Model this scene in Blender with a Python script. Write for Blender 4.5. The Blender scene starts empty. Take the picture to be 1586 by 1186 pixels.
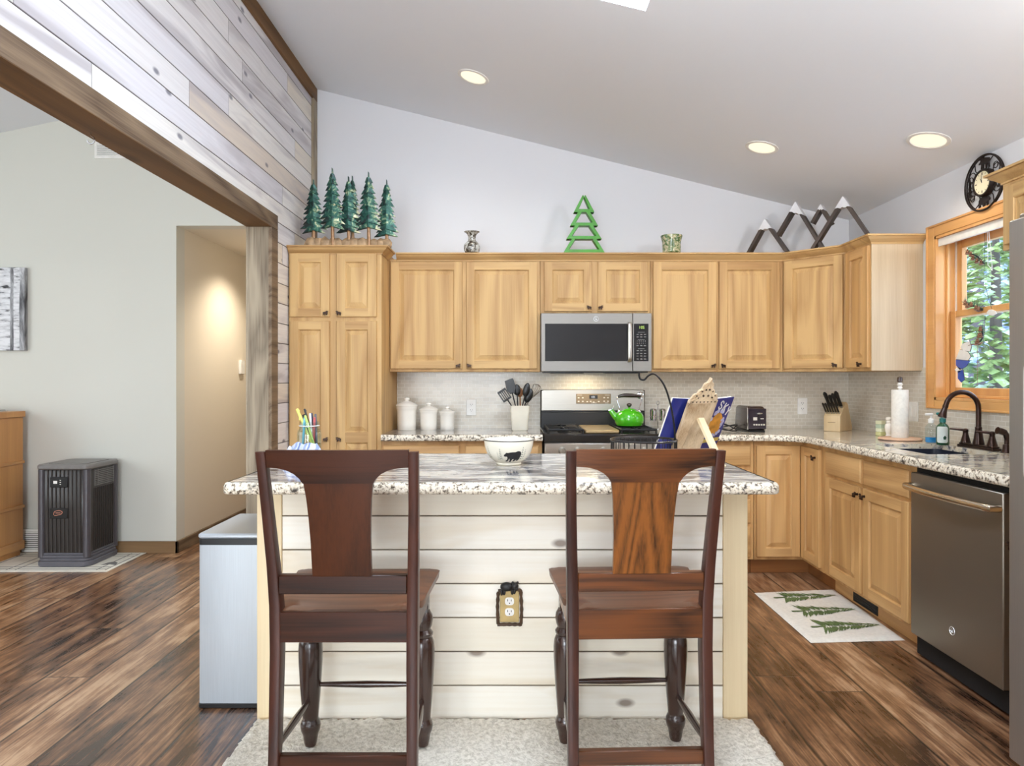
import bpy, bmesh, math, random
from mathutils import Vector, Matrix, Euler
random.seed(7)
SC = bpy.context.scene
COL = SC.collection
PI = math.pi
# ---------------------------------------------------------------- camera, world, light, exposure
W, H = 1586.0, 1186.0
F, CX, CY, EYE = 1050.0, 797.0, 587.0, 1.274      # focal length and principal point in pixels, eye height in metres
cam = bpy.data.cameras.new('camera')
cam.sensor_width = 36.0
cam.lens = F / W * 36.0
cam.shift_x = -(CX - W / 2) / W
cam.shift_y = (CY - H / 2) / W
cam.clip_start = 0.05
camo = bpy.data.objects.new('camera', cam)
camo.location = (0, 0, EYE)
camo.rotation_euler = (PI / 2, 0, 0)
COL.objects.link(camo)
SC.camera = camo
vs = SC.view_settings
vs.view_transform = 'Standard'; vs.look = 'None'; vs.gamma = 1.0; vs.use_curve_mapping = False
vs.exposure = 0.03
SC.cycles.use_denoising = True
SC.cycles.max_bounces = 10; SC.cycles.diffuse_bounces = 6; SC.cycles.glossy_bounces = 4
SC.cycles.transmission_bounces = 8; SC.cycles.transparent_max_bounces = 12
SC.cycles.caustics_reflective = False; SC.cycles.caustics_refractive = False
SC.cycles.sample_clamp_indirect = 6.0

wd = bpy.data.worlds.new('sky'); SC.world = wd; wd.use_nodes = True
_n = wd.node_tree; _n.nodes.clear()
_o = _n.nodes.new('ShaderNodeOutputWorld'); _b = _n.nodes.new('ShaderNodeBackground')
_tc = _n.nodes.new('ShaderNodeTexCoord'); _sx = _n.nodes.new('ShaderNodeSeparateXYZ'); _cr = _n.nodes.new('ShaderNodeValToRGB')
_cr.color_ramp.elements[0].position = 0.0; _cr.color_ramp.elements[0].color = (0.80, 0.86, 0.95, 1)
_cr.color_ramp.elements[1].position = 0.6; _cr.color_ramp.elements[1].color = (0.55, 0.74, 1.0, 1)
_n.links.new(_tc.outputs['Generated'], _sx.inputs[0]); _n.links.new(_sx.outputs['Z'], _cr.inputs[0])
_n.links.new(_cr.outputs[0], _b.inputs[0]); _b.inputs[1].default_value = 4.5
_n.links.new(_b.outputs[0], _o.inputs[0])

def area(name, loc, rot, sx, sy, power, col, spread=180):
    l = bpy.data.lights.new(name, 'AREA'); l.shape = 'RECTANGLE'; l.size = sx; l.size_y = sy
    l.energy = power; l.color = col; l.spread = math.radians(spread)
    o = bpy.data.objects.new(name, l); o.location = loc; o.rotation_euler = rot; COL.objects.link(o); return o
# daylight through the roof skylight; fill panels added at windowless walls behind the camera and in the living room; unseen point lamps added for fill and wall shadows
area('added_fill_front', (-1.6, -2.50, 1.35), (math.radians(103), 0, 0), 3.6, 2.2, 350, (0.84, 0.93, 1.0))  # unseen area light added before a solid wall to brighten ceiling and island front
area('added_fill_living', (-5.45, 2.0, 1.7), (0, -math.radians(88), 0), 2.0, 3.4, 78, (0.82, 0.92, 1.0))  # unseen area light added by a solid wall to light living room and floor
area('daylight_skylight', (0.28, 2.45, 3.13), (0, math.radians(13.8), 0), 0.55, 1.05, 48, (0.74, 0.86, 1.0))
def lamp(name, loc, power, col, r):
    l = bpy.data.lights.new(name, 'POINT'); l.energy = power; l.color = col; l.shadow_soft_size = r
    o = bpy.data.objects.new(name, l); o.location = loc; COL.objects.link(o); return o
lamp('unseen_lamp', (-0.9, -1.1, 2.3), 60, (0.93, 0.96, 1.0), 0.30)  # fill light behind the camera, no fixture; added to brighten ceiling and room
lamp('unseen_lamp', (0.2, 1.85, 2.46), 26, (0.95, 0.97, 1.0), 0.22)  # fill light just above the frame, no fixture; added to brighten the ceiling
lamp('unseen_lamp', (2.0, 1.45, 2.30), 75, (0.97, 0.97, 1.0), 0.03)  # unseen key light, placed to throw shadows on the wall above the cabinets

# ---------------------------------------------------------------- helpers
def at(px, py, Y):
    """the point at depth Y that the photograph shows at px, py"""
    return Vector(((px - CX) * Y / F, Y, EYE + (CY - py) * Y / F))
def on_plane(px, py, P, N):
    d = Vector(((px - CX) / F, 1.0, (CY - py) / F)); o = Vector((0, 0, EYE))
    N = Vector(N); t = (Vector(P) - o).dot(N) / d.dot(N); return o + d * t
def on_z(px, py, z): return on_plane(px, py, (0, 0, z), (0, 0, 1))

def BM(): return bmesh.new()
def box(bm, x0, x1, y0, y1, z0, z1, bev=0.0, mat=0, seg=1):
    if bev > 0:
        t = bmesh.new()
        v = [t.verts.new((x, y, z)) for x in (x0, x1) for y in (y0, y1) for z in (z0, z1)]
        for f in ((0, 1, 3, 2), (4, 6, 7, 5), (0, 4, 5, 1), (2, 3, 7, 6), (0, 2, 6, 4), (1, 5, 7, 3)): t.faces.new([v[i] for i in f])
        bmesh.ops.bevel(t, geom=t.edges[:], offset=bev, segments=seg, affect='EDGES', profile=0.5, clamp_overlap=True)
        add(bm, t, mat)
        return
    v = [bm.verts.new((x, y, z)) for x in (x0, x1) for y in (y0, y1) for z in (z0, z1)]
    for f in ((0, 1, 3, 2), (4, 6, 7, 5), (0, 4, 5, 1), (2, 3, 7, 6), (0, 2, 6, 4), (1, 5, 7, 3)):
        q = bm.faces.new([v[i] for i in f]); q.material_index = mat
def add(bm, t, mat=None, M=None):
    mp = {}
    for v in t.verts: mp[v] = bm.verts.new(M @ v.co if M else v.co)
    for f in t.faces:
        try:
            q = bm.faces.new([mp[v] for v in f.verts]); q.material_index = f.material_index if mat is None else mat; q.smooth = f.smooth
        except ValueError: pass
    t.free()
def loops(bm, ls, close=True, cap0=True, cap1=True, mat=0):
    """bridge a list of equally long vertex rings"""
    rs = [[bm.verts.new(p) for p in l] for l in ls]
    n = len(rs[0])
    for a, b in zip(rs, rs[1:]):
        for i in range(n if close else n - 1):
            j = (i + 1) % n
            try: q = bm.faces.new((a[i], a[j], b[j], b[i])); q.material_index = mat
            except ValueError: pass
    if cap0: bm.faces.new(rs[0][::-1]).material_index = mat
    if cap1: bm.faces.new(rs[-1]).material_index = mat
    return rs
def tube(bm, pts, r, seg=10, closed=False, mat=0, flat=1.0):
    pts = [Vector(p) for p in pts]; n = len(pts)
    rr = r if isinstance(r, (list, tuple)) else [r] * n
    tg = []
    for i in range(n):
        a = pts[(i - 1) % n] if closed or i > 0 else pts[i]
        b = pts[(i + 1) % n] if closed or i < n - 1 else pts[i]
        d = (b - a); tg.append(d.normalized() if d.length > 1e-9 else Vector((0, 0, 1)))
    up = Vector((0, 0, 1)) if abs(tg[0].z) < 0.9 else Vector((1, 0, 0))
    nrm = (up - tg[0] * up.dot(tg[0])).normalized(); rings = []
    for i in range(n):
        if i: nrm = (nrm - tg[i] * nrm.dot(tg[i])).normalized()
        bn = tg[i].cross(nrm)
        rings.append([pts[i] + (nrm * math.cos(2 * PI * k / seg) * flat + bn * math.sin(2 * PI * k / seg)) * rr[i] for k in range(seg)])
    if closed: rings.append(rings[0])
    loops(bm, rings, True, not closed, not closed, mat)
    if closed: bmesh.ops.remove_doubles(bm, verts=bm.verts[:], dist=1e-6)
def lathe(bm, prof, seg=32, c=(0, 0, 0), mat=0, capb=True, capt=True):
    rs = []
    for r, z in prof:
        rs.append([Vector((c[0] + max(r, 1e-4) * math.cos(2 * PI * k / seg), c[1] + max(r, 1e-4) * math.sin(2 * PI * k / seg), c[2] + z)) for k in range(seg)])
    loops(bm, rs, True, capb, capt, mat)
def curve(pts, n=8, closed=False):
    """Catmull-Rom through the points"""
    P = [Vector(p) for p in pts]; m = len(P); out = []
    for i in range(m if closed else m - 1):
        g = lambda k: P[k % m] if closed else P[max(0, min(m - 1, k))]
        a, b, c, d = g(i - 1), g(i), g(i + 1), g(i + 2)
        for s in range(n):
            t = s / n
            out.append(0.5 * ((2 * b) + (c - a) * t + (2 * a - 5 * b + 4 * c - d) * t * t + (3 * b - a - 3 * c + d) * t ** 3))
    if not closed: out.append(P[-1].copy())
    return out
def prism(bm, poly, O=(0, 0, 0), U=(1, 0, 0), V=(0, 0, 1), N=(0, -1, 0), t=0.01, mat=0, bev=0.0):
    """extrude a 2-D outline (u, v) from O by t along N"""
    O, U, V, N = Vector(O), Vector(U), Vector(V), Vector(N)
    T = bmesh.new()
    a = [T.verts.new(O + U * u + V * v) for u, v in poly]
    f = T.faces.new(a)
    r = bmesh.ops.extrude_face_region(T, geom=[f])
    for v in [e for e in r['geom'] if isinstance(e, bmesh.types.BMVert)]: v.co += N * t
    bmesh.ops.recalc_face_normals(T, faces=T.faces[:])
    if bev > 0: bmesh.ops.bevel(T, geom=[e for e in T.edges if e.calc_face_angle(0) > 0.6], offset=bev, segments=1, affect='EDGES', clamp_overlap=True)
    bmesh.ops.triangulate(T, faces=[f for f in T.faces if len(f.verts) > 4])
    add(bm, T, mat)
def sweep(bm, path, prof, closed=False, side=1, mat=0, ends=True):
    """sweep a profile [(out, z)] along a path of 2-D points with mitred corners; out points to the right of the way (side=1)"""
    P = [Vector((p[0], p[1])) for p in path]; n = len(P); rs = []
    for i in range(n):
        d0 = (P[i] - P[i - 1]).normalized() if closed or i > 0 else None
        d1 = (P[(i + 1) % n] - P[i]).normalized() if closed or i < n - 1 else None
        if d0 is None: d0 = d1
        if d1 is None: d1 = d0
        n0 = Vector((d0.y, -d0.x)) * side; n1 = Vector((d1.y, -d1.x)) * side
        m = (n0 + n1).normalized(); m = m / max(0.35, m.dot(n0))
        rs.append([Vector((P[i].x + m.x * o, P[i].y + m.y * o, z)) for o, z in prof])
    if closed: rs.append(rs[0])
    vv = [[bm.verts.new(p) for p in r] for r in (rs[:-1] if closed else rs)]
    if closed: vv.append(vv[0])
    for a, b in zip(vv, vv[1:]):
        for i in range(len(prof) - 1): bm.faces.new((a[i], a[i + 1], b[i + 1], b[i])).material_index = mat
    if ends and not closed:
        for r in (vv[0], vv[-1]):
            try: bm.faces.new(r).material_index = mat
            except ValueError: pass
def rrect(x0, x1, y0, y1, r, n=5):
    out = []
    for cx, cy, a0 in ((x1 - r, y1 - r, 0), (x0 + r, y1 - r, 90), (x0 + r, y0 + r, 180), (x1 - r, y0 + r, 270)):
        for k in range(n + 1):
            a = math.radians(a0 + 90 * k / n); out.append((cx + r * math.cos(a), cy + r * math.sin(a)))
    return out
def rslab(bm, x0, x1, y0, y1, z0, z1, r, e=0.004, n=5, mat=0, taper=0.0):
    """a slab with rounded corners in plan and softened top and bottom edges"""
    def L(d, z, tp): return [Vector((x, y, z)) for x, y in rrect(x0 + d + tp, x1 - d - tp, y0 + d + tp, y1 - d - tp, max(r - d, 0.001), n)]
    loops(bm, [L(e, z0, 0), L(0, z0 + e, 0), L(0, z1 - e, taper), L(e, z1, taper)], mat=mat)
def decal(bm, poly, fn, step=0.006, mat=0):
    """a flat outline cut into small cells and laid onto a curved surface by fn(u, v)"""
    T = bmesh.new()
    T.faces.new([T.verts.new((u, v, 0)) for u, v in poly])
    us = [p[0] for p in poly]; vs_ = [p[1] for p in poly]
    for lo, hi, no in ((min(us), max(us), (1, 0, 0)), (min(vs_), max(vs_), (0, 1, 0))):
        x = lo + step
        while x < hi:
            bmesh.ops.bisect_plane(T, geom=T.verts[:] + T.edges[:] + T.faces[:], plane_co=(no[0] * x, no[1] * x, 0), plane_no=no)
            x += step
    for v in T.verts: v.co = fn(v.co.x, v.co.y)
    add(bm, T, mat)

def obj(name, bm, mat, parent=None, loc=None, rot=None, smooth=40):
    me = bpy.data.meshes.new(name)
    bmesh.ops.recalc_face_normals(bm, faces=bm.faces[:]); bm.to_mesh(me); bm.free()
    for m in (mat if isinstance(mat, (list, tuple)) else [mat]): me.materials.append(m)
    if smooth and len(me.polygons):
        me.shade_smooth(); me.set_sharp_from_angle(angle=math.radians(smooth))
    o = bpy.data.objects.new(name, me); COL.objects.link(o)
    if parent: o.parent = parent
    if loc is not None: o.location = loc
    if rot is not None: o.rotation_euler = rot
    return o
def tag(o, label, cat, group=None, kind=None):
    o['label'] = label; o['category'] = cat
    if group: o['group'] = group
    if kind: o['kind'] = kind
    return o
def thing(name, label, cat, loc=(0, 0, 0), rz=0.0, group=None):
    o = bpy.data.objects.new(name, None); o.empty_display_size = 0.1; COL.objects.link(o)
    o.location = loc; o.rotation_euler = (0, 0, rz)
    return tag(o, label, cat, group)
def struct(name, bm, mat, label, cat, smooth=0, loc=None):
    return tag(obj(name, bm, mat, smooth=smooth, loc=loc), label, cat, kind='structure')
def textmesh(name, s, size, mat, parent, M, depth=0.0006, extra=0.0):
    c = bpy.data.curves.new(name, 'FONT'); c.body = s; c.size = size; c.extrude = depth; c.offset = extra; c.align_x = 'CENTER'; c.align_y = 'CENTER'; c.resolution_u = 3
    t = bpy.data.objects.new(name + '_source', c); COL.objects.link(t)
    me = bpy.data.meshes.new_from_object(t.evaluated_get(bpy.context.evaluated_depsgraph_get()))
    bpy.data.objects.remove(t); bpy.data.curves.remove(c)
    me.name = name; me.materials.clear(); me.materials.append(mat)
    o = bpy.data.objects.new(name, me); COL.objects.link(o); o.parent = parent; o.matrix_local = M
    return o
def clone(o, parent=None):
    c = o.copy(); COL.objects.link(c)
    if parent is not None: c.parent = parent
    for ch in o.children: clone(ch, c)
    return c

# ---------------------------------------------------------------- materials
def lin(r, g, b):
    f = lambda c: (c / 255 / 12.92) if c / 255 <= 0.04045 else ((c / 255 + 0.055) / 1.055) ** 2.4
    return (f(r), f(g), f(b), 1.0)
class NT:
    def __init__(s, name, rough=0.5, metal=0.0, coat=0.0, spec=0.5):
        s.m = bpy.data.materials.new(name); s.m.use_nodes = True; s.t = s.m.node_tree
        s.b = s.t.nodes['Principled BSDF']
        s.b.inputs['Roughness'].default_value = rough; s.b.inputs['Metallic'].default_value = metal
        s.b.inputs['Coat Weight'].default_value = coat; s.b.inputs['Coat Roughness'].default_value = 0.12
        s.b.inputs['Specular IOR Level'].default_value = spec
    def n(s, k, **kw):
        x = s.t.nodes.new('ShaderNode' + k)
        for a, v in kw.items(): setattr(x, a, v)
        return x
    def l(s, a, b): s.t.links.new(a, b)
    def put(s, sock, v):
        if hasattr(v, 'node'): s.l(v, sock)
        else: sock.default_value = v
    def math(s, op, a, b=0.0, c=0.0, clamp=False):
        x = s.n('Math', operation=op); x.use_clamp = clamp
        s.put(x.inputs[0], a); s.put(x.inputs[1], b); s.put(x.inputs[2], c); return x.outputs[0]
    def coord(s, rnd=True, kind='Object', scale=(1, 1, 1), jump=37.0):
        tc = s.n('TexCoord'); v = tc.outputs[kind]
        if rnd:
            oi = s.n('ObjectInfo'); k = s.math('MULTIPLY', oi.outputs['Random'], jump)
            a = s.n('VectorMath', operation='ADD'); s.l(v, a.inputs[0]); s.l(k, a.inputs[1]); v = a.outputs[0]
        mp = s.n('Mapping'); s.l(v, mp.inputs['Vector']); mp.inputs['Scale'].default_value = scale
        return mp.outputs[0]
    def scale(s, v, sc):
        mp = s.n('Mapping'); s.l(v, mp.inputs['Vector']); mp.inputs['Scale'].default_value = sc; return mp.outputs[0]
    def noise(s, v, scale, detail=3.0, rough=0.55, dist=0.0):
        x = s.n('TexNoise'); s.l(v, x.inputs['Vector']); x.inputs['Scale'].default_value = scale
        x.inputs['Detail'].default_value = detail; x.inputs['Roughness'].default_value = rough; x.inputs['Distortion'].default_value = dist
        return x.outputs['Fac']
    def ramp(s, f, stops, interp='LINEAR'):
        x = s.n('ValToRGB'); e = x.color_ramp.elements; x.color_ramp.interpolation = interp
        while len(e) < len(stops): e.new(0.5)
        for i, (p, c) in enumerate(stops):
            e[i].position = p; e[i].color = c if isinstance(c, tuple) else (c, c, c, 1)
        s.l(f, x.inputs[0]); return x.outputs[0]
    def mix(s, f, a, b, mode='MIX'):
        x = s.n('Mix', data_type='RGBA', blend_type=mode); s.put(x.inputs['Factor'], f); s.put(x.inputs[6], a); s.put(x.inputs[7], b); return x.outputs[2]
    def color(s, v): s.put(s.b.inputs['Base Color'], v); return s
    def rough(s, v): s.put(s.b.inputs['Roughness'], v); return s
    def bump(s, h, strength=0.2, dist=0.002):
        x = s.n('Bump'); x.inputs['Strength'].default_value = strength; x.inputs['Distance'].default_value = dist
        s.l(h, x.inputs['Height']); s.l(x.outputs[0], s.b.inputs['Normal']); return s
def plain(name, c, rough=0.5, metal=0.0, coat=0.0, var=0.06, spec=0.5, sc=18.0):
    m = NT(name, rough, metal, coat, spec); v = m.coord(False)
    f = m.noise(v, sc, 2.0)
    d = tuple(max(0, x * (1 - var)) for x in c[:3]) + (1,); u = tuple(min(1, x * (1 + var)) for x in c[:3]) + (1,)
    m.color(m.ramp(f, [(0.3, d), (0.7, u)])); return m.m
def wood(name, light, dark, rings=9.0, rough=0.4, coat=0.2, axis='Z', fibre=0.35, var=0.18, ringmix=0.6, big=2.2, spec=0.5, knots=0.0):
    m = NT(name, rough, 0, coat, spec)
    k = {'X': (0.10, 1, 1), 'Y': (1, 0.10, 1), 'Z': (1, 1, 0.10)}[axis]
    v0 = m.coord(True); v = m.scale(v0, k)
    n1 = m.noise(v, big, 2.0, 0.5, 0.3)
    r = m.math('FRACT', m.math('MULTIPLY', n1, rings)); r = m.math('PINGPONG', r, 0.5); r = m.math('MULTIPLY', r, 2.0)
    k2 = {'X': (0.02, 1, 1), 'Y': (1, 0.02, 1), 'Z': (1, 1, 0.02)}[axis]
    f = m.noise(m.scale(v0, k2), 170.0, 2.0, 0.6)
    broad = m.noise(m.scale(v0, k2), 9.0, 2.0, 0.5)
    a = m.math('MULTIPLY', r, ringmix); a = m.math('ADD', a, m.math('MULTIPLY', m.math('SUBTRACT', f, 0.5), fibre * 2))
    a = m.math('ADD', a, m.math('MULTIPLY', m.math('SUBTRACT', broad, 0.5), 0.9))
    oi = m.n('ObjectInfo'); a = m.math('ADD', a, m.math('MULTIPLY', m.math('SUBTRACT', oi.outputs['Random'], 0.5), var * 2), clamp=True)
    mid = tuple((x + y) / 2 for x, y in zip(light[:3], dark[:3])) + (1,)
    c = m.ramp(a, [(0.0, light), (0.55, mid), (1.0, dark)])
    if knots:
        vo = m.n('TexVoronoi'); m.l(m.scale(v0, {'X': (0.45, 1, 1), 'Y': (1, 0.45, 1), 'Z': (1, 1, 0.45)}[axis]), vo.inputs['Vector']); vo.inputs['Scale'].default_value = knots
        kd = m.ramp(vo.outputs['Distance'], [(0.03, 1.0), (0.09, 0.0)])
        c = m.mix(m.math('MULTIPLY', kd, 0.75), c, tuple(x * 0.35 for x in dark[:3]) + (1,))
    m.color(c); m.bump(f, 0.08, 0.001); return m.m
def planks(m, axr, axl, w, phase, length, seed=0.0):
    """row and board maths for boards that run along axis axl, w wide along axis axr: returns random value per board, seam mask, coordinates"""
    tc = m.n('TexCoord'); sp = m.n('SeparateXYZ'); m.l(tc.outputs['Object'], sp.inputs[0])
    r = m.math('DIVIDE', m.math('SUBTRACT', sp.outputs[axr], phase), w)
    row = m.math('FLOOR', r); fr = m.math('FRACT', r)
    wn = m.n('TexWhiteNoise', noise_dimensions='1D'); m.l(m.math('ADD', row, 13.7 + seed), wn.inputs['W'])
    l = m.math('ADD', m.math('DIVIDE', sp.outputs[axl], length), m.math('MULTIPLY', wn.outputs['Value'], 7.3))
    bd = m.math('FLOOR', l); fl = m.math('FRACT', l)
    w2 = m.n('TexWhiteNoise', noise_dimensions='2D'); cb = m.n('CombineXYZ'); m.l(row, cb.inputs[0]); m.l(bd, cb.inputs[1]); m.l(cb.outputs[0], w2.inputs['Vector'])
    e1 = m.math('MINIMUM', fr, m.math('SUBTRACT', 1.0, fr)); e1 = m.math('MULTIPLY', e1, w)
    e2 = m.math('MINIMUM', fl, m.math('SUBTRACT', 1.0, fl)); e2 = m.math('MULTIPLY', e2, length)
    off = m.n('VectorMath', operation='ADD'); m.l(tc.outputs['Object'], off.inputs[0])
    of2 = m.n('VectorMath', operation='SCALE'); m.l(w2.outputs['Color'], of2.inputs[0]); of2.inputs['Scale'].default_value = 23.0
    m.l(of2.outputs[0], off.inputs[1])
    return w2.outputs['Value'], e1, e2, off.outputs[0], w2.outputs['Color']
CAB_L, CAB_D = lin(202, 165, 110), lin(138, 93, 45)
M = {}
M['cab'] = wood('maple_wood', CAB_L, CAB_D, 9, 0.58, 0.0, 'Z', 0.28, 0.10, 0.50, 3.0)
M['cabh'] = wood('maple_wood_cross', CAB_L, CAB_D, 9, 0.58, 0.0, 'X', 0.28, 0.10, 0.50, 3.0)
M['cabb'] = wood('maple_wood_honey', lin(210, 167, 110), lin(148, 101, 52), 9, 0.5, 0.0, 'Z', 0.28, 0.10, 0.5, 3.0)
M['cabbh'] = wood('maple_wood_honey_cross', lin(212, 170, 114), lin(150, 104, 55), 9, 0.5, 0.0, 'X', 0.28, 0.10, 0.5, 3.0)
M['cabend'] = wood('maple_wood_end_panel', lin(206, 186, 154), lin(150, 120, 86), 5, 0.4, 0.15, 'Z', 0.3, 0.1, 0.35)
M['toe'] = wood('stained_toe_board', lin(150, 98, 52), lin(84, 48, 22), 6, 0.5, 0.1, 'X')
M['wintrim'] = wood('amber_pine', lin(224, 170, 104), lin(176, 112, 54), 6, 0.4, 0.3, 'Z', 0.2, 0.1, 0.4)
M['wintrimh'] = wood('amber_pine_cross', lin(224, 170, 104), lin(176, 112, 54), 6, 0.4, 0.3, 'Y', 0.2, 0.1, 0.4)
M['chair_dark'] = wood('dark_stained_wood', lin(74, 38, 18), lin(15, 7, 4), 9, 0.36, 0.06, 'Z', 0.4, 0.2, 0.6, 4.5, spec=0.28)
M['chair_dark_x'] = wood('dark_stained_wood_cross', lin(66, 33, 17), lin(15, 7, 4), 9, 0.36, 0.06, 'X', 0.4, 0.2, 0.6, 4.5, spec=0.28)
M['chair_gold'] = wood('walnut_streaked_wood', lin(136, 82, 34), lin(26, 12, 7), 12, 0.32, 0.2, 'Z', 0.5, 0.15, 0.75, 5)
M['chair_gold_x'] = wood('walnut_streaked_wood_cross', lin(106, 60, 27), lin(26, 12, 7), 12, 0.32, 0.2, 'X', 0.5, 0.15, 0.75, 5)
M['chair_red'] = wood('reddish_stained_wood', lin(70, 34, 22), lin(20, 9, 8), 8, 0.36, 0.06, 'Z', 0.4, 0.15, 0.5, 5)
M['chair_seat'] = wood('worn_brown_seat_wood', lin(108, 68, 44), lin(42, 22, 13), 9, 0.36, 0.06, 'X', 0.4, 0.15, 0.55, 4.5)
M['turned'] = wood('dark_turned_wood', lin(56, 31, 20), lin(24, 12, 9), 5, 0.25, 0.6, 'Z', 0.3, 0.1, 0.5)
M['beam'] = wood('weathered_brown_beam', lin(132, 112, 90), lin(66, 48, 33), 10, 0.6, 0, 'Y', 0.5, 0.15, 0.6, 4, 0.3, 2.0)
M['beamz'] = wood('weathered_grey_post', lin(160, 146, 124), lin(74, 58, 44), 9, 0.6, 0, 'Z', 0.5, 0.15, 0.65, 5, 0.3, 2.0)
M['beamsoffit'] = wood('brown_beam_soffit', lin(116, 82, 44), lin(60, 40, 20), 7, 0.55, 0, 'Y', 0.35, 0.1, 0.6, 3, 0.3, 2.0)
M['basebd'] = wood('brown_baseboard_wood', lin(142, 112, 78), lin(92, 66, 42), 6, 0.55, 0, 'X', 0.3, 0.1, 0.5, 3, 0.3, 3)
M['oak'] = wood('orange_oak', lin(206, 148, 84), lin(158, 98, 44), 6, 0.4, 0.3, 'Z', 0.25, 0.1, 0.4)
M['pine'] = wood('pale_pine', lin(240, 222, 184), lin(214, 184, 136), 5, 0.5, 0.1, 'Z', 0.2, 0.1, 0.45)
M['block'] = wood('knife_block_wood', lin(222, 196, 152), lin(176, 142, 96), 6, 0.45, 0.1, 'Z', 0.25)
M['rawwood'] = wood('whitewashed_mango_wood', lin(226, 204, 170), lin(160, 126, 88), 7, 0.6, 0, 'Z', 0.4, 0.1, 0.6, 4)

def m_floor():
    m = NT('distressed_plank_floor', 0.36, 0, 0.6, 0.5); m.b.inputs['Coat Roughness'].default_value = 0.2
    rnd, e1, e2, v, rc = planks(m, 'X', 'Y', 0.2022, -1.401, 1.83)
    a = m.noise(m.scale(v, (1, 0.10, 1)), 14.0, 5.0, 0.65, 0.5)
    ring = m.math('MULTIPLY', m.math('PINGPONG', m.math('MULTIPLY', m.noise(m.scale(v, (1, 0.14, 1)), 5.0, 2.0, 0.5, 0.6), 9.0), 0.5), 2.0)
    fib = m.noise(m.scale(v, (1, 0.03, 1)), 120.0, 2.0, 0.6)
    pat = m.noise(m.scale(v, (1, 0.35, 1)), 7.5, 5.0, 0.68)
    g = m.math('ADD', m.math('MULTIPLY', a, 0.75), m.math('MULTIPLY', ring, 0.22)); g = m.math('ADD', g, m.math('MULTIPLY', m.math('SUBTRACT', fib, 0.5), 0.8))
    g = m.math('ADD', g, m.math('MULTIPLY', m.math('SUBTRACT', pat, 0.5), 1.5)); g = m.math('ADD', g, m.math('MULTIPLY', m.math('SUBTRACT', rnd, 0.5), 0.42))
    c = m.ramp(g, [(0.08, lin(54, 33, 21)), (0.34, lin(104, 70, 47)), (0.58, lin(150, 110, 78)), (0.85, lin(190, 154, 120))])
    w = m.ramp(m.noise(m.scale(v, (1, 0.5, 1)), 16.0, 3.0, 0.6), [(0.68, 0.0), (0.76, 1.0)])
    c = m.mix(m.math('MULTIPLY', w, 0.35), c, lin(178, 140, 102))
    s = m.math('MAXIMUM', m.ramp(e1, [(0.0024, 1.0), (0.0060, 0.0)]), m.ramp(e2, [(0.0014, 1.0), (0.0042, 0.0)]))
    c = m.mix(s, c, lin(24, 14, 9)); m.color(c)
    m.rough(m.math('ADD', 0.24, m.math('MULTIPLY', g, 0.22)))
    hgt = m.math('SUBTRACT', m.math('MULTIPLY', g, 0.35), s); m.bump(hgt, 0.35, 0.003); return m.m
M['floor'] = m_floor()
def m_ship(name, axr, axl, w, phase, length, tones, streak, seam, knot=3.0, rough=0.55, kc=(70, 62, 58), seed=0.0, sw=0.0022):
    m = NT(name, rough, 0, 0.0, 0.35)
    rnd, e1, e2, v, rc = planks(m, axr, axl, w, phase, length, seed)
    ax = 'XYZ'.index(axl)
    k = tuple(0.12 if i == ax else 1 for i in range(3)); k2 = tuple(0.03 if i == ax else 1 for i in range(3)); k3 = tuple(0.5 if i == ax else 1 for i in range(3))
    base = m.ramp(rnd, tones, 'CONSTANT')
    st = m.noise(m.scale(v, k), 7.0, 3.0, 0.55, 0.8)
    c = m.mix(m.math('MULTIPLY', m.ramp(st, [(0.50, 0.0), (0.66, 1.0)]), 0.75), base, streak)
    fib = m.noise(m.scale(v, k2), 90.0, 2.0)
    c = m.mix(m.math('MULTIPLY', m.ramp(fib, [(0.35, 1.0), (0.6, 0.0)]), 0.16), c, streak)
    vo = m.n('TexVoronoi', voronoi_dimensions='2D'); s3 = m.n('SeparateXYZ'); m.l(v, s3.inputs[0]); c3 = m.n('CombineXYZ'); m.l(m.math('MULTIPLY', s3.outputs[axl], 0.5), c3.inputs[0]); m.l(s3.outputs[axr], c3.inputs[1]); m.l(c3.outputs[0], vo.inputs['Vector']); vo.inputs['Scale'].default_value = knot
    kn = m.ramp(vo.outputs['Distance'], [(0.025, 1.0), (0.055, 0.0)])
    c = m.mix(m.math('MULTIPLY', kn, 0.8), c, lin(*kc))
    s = m.math('MAXIMUM', m.ramp(e1, [(sw * 0.4, 1.0), (sw, 0.0)]), m.ramp(e2, [(0.0005, 0.7), (0.0016, 0.0)]))
    c = m.mix(s, c, seam); m.color(c); m.bump(m.math('SUBTRACT', m.math('MULTIPLY', fib, 0.1), s), 0.3, 0.003); return m.m
M['ship'] = m_ship('whitewashed_shiplap', 'Z', 'Y', 0.125, 1.373, 2.3,
    [(0.0, lin(226, 224, 224)), (0.40, lin(230, 227, 222)), (0.60, lin(220, 218, 222)), (0.74, lin(226, 218, 204)), (0.88, lin(200, 195, 200)), (0.94, lin(212, 200, 186))],
    lin(168, 162, 166), lin(84, 78, 74), 3.4, 0.5, (92, 90, 104))
M['islandship'] = m_ship('pale_pine_shiplap', 'Z', 'X', 0.127, 0.0, 60.0,
    [(0.0, lin(246, 239, 224)), (0.4, lin(242, 234, 216)), (0.75, lin(248, 243, 231))], lin(230, 216, 190), lin(120, 96, 66), 2.7, 0.5, (112, 92, 78), 4.0, 0.003)
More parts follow.
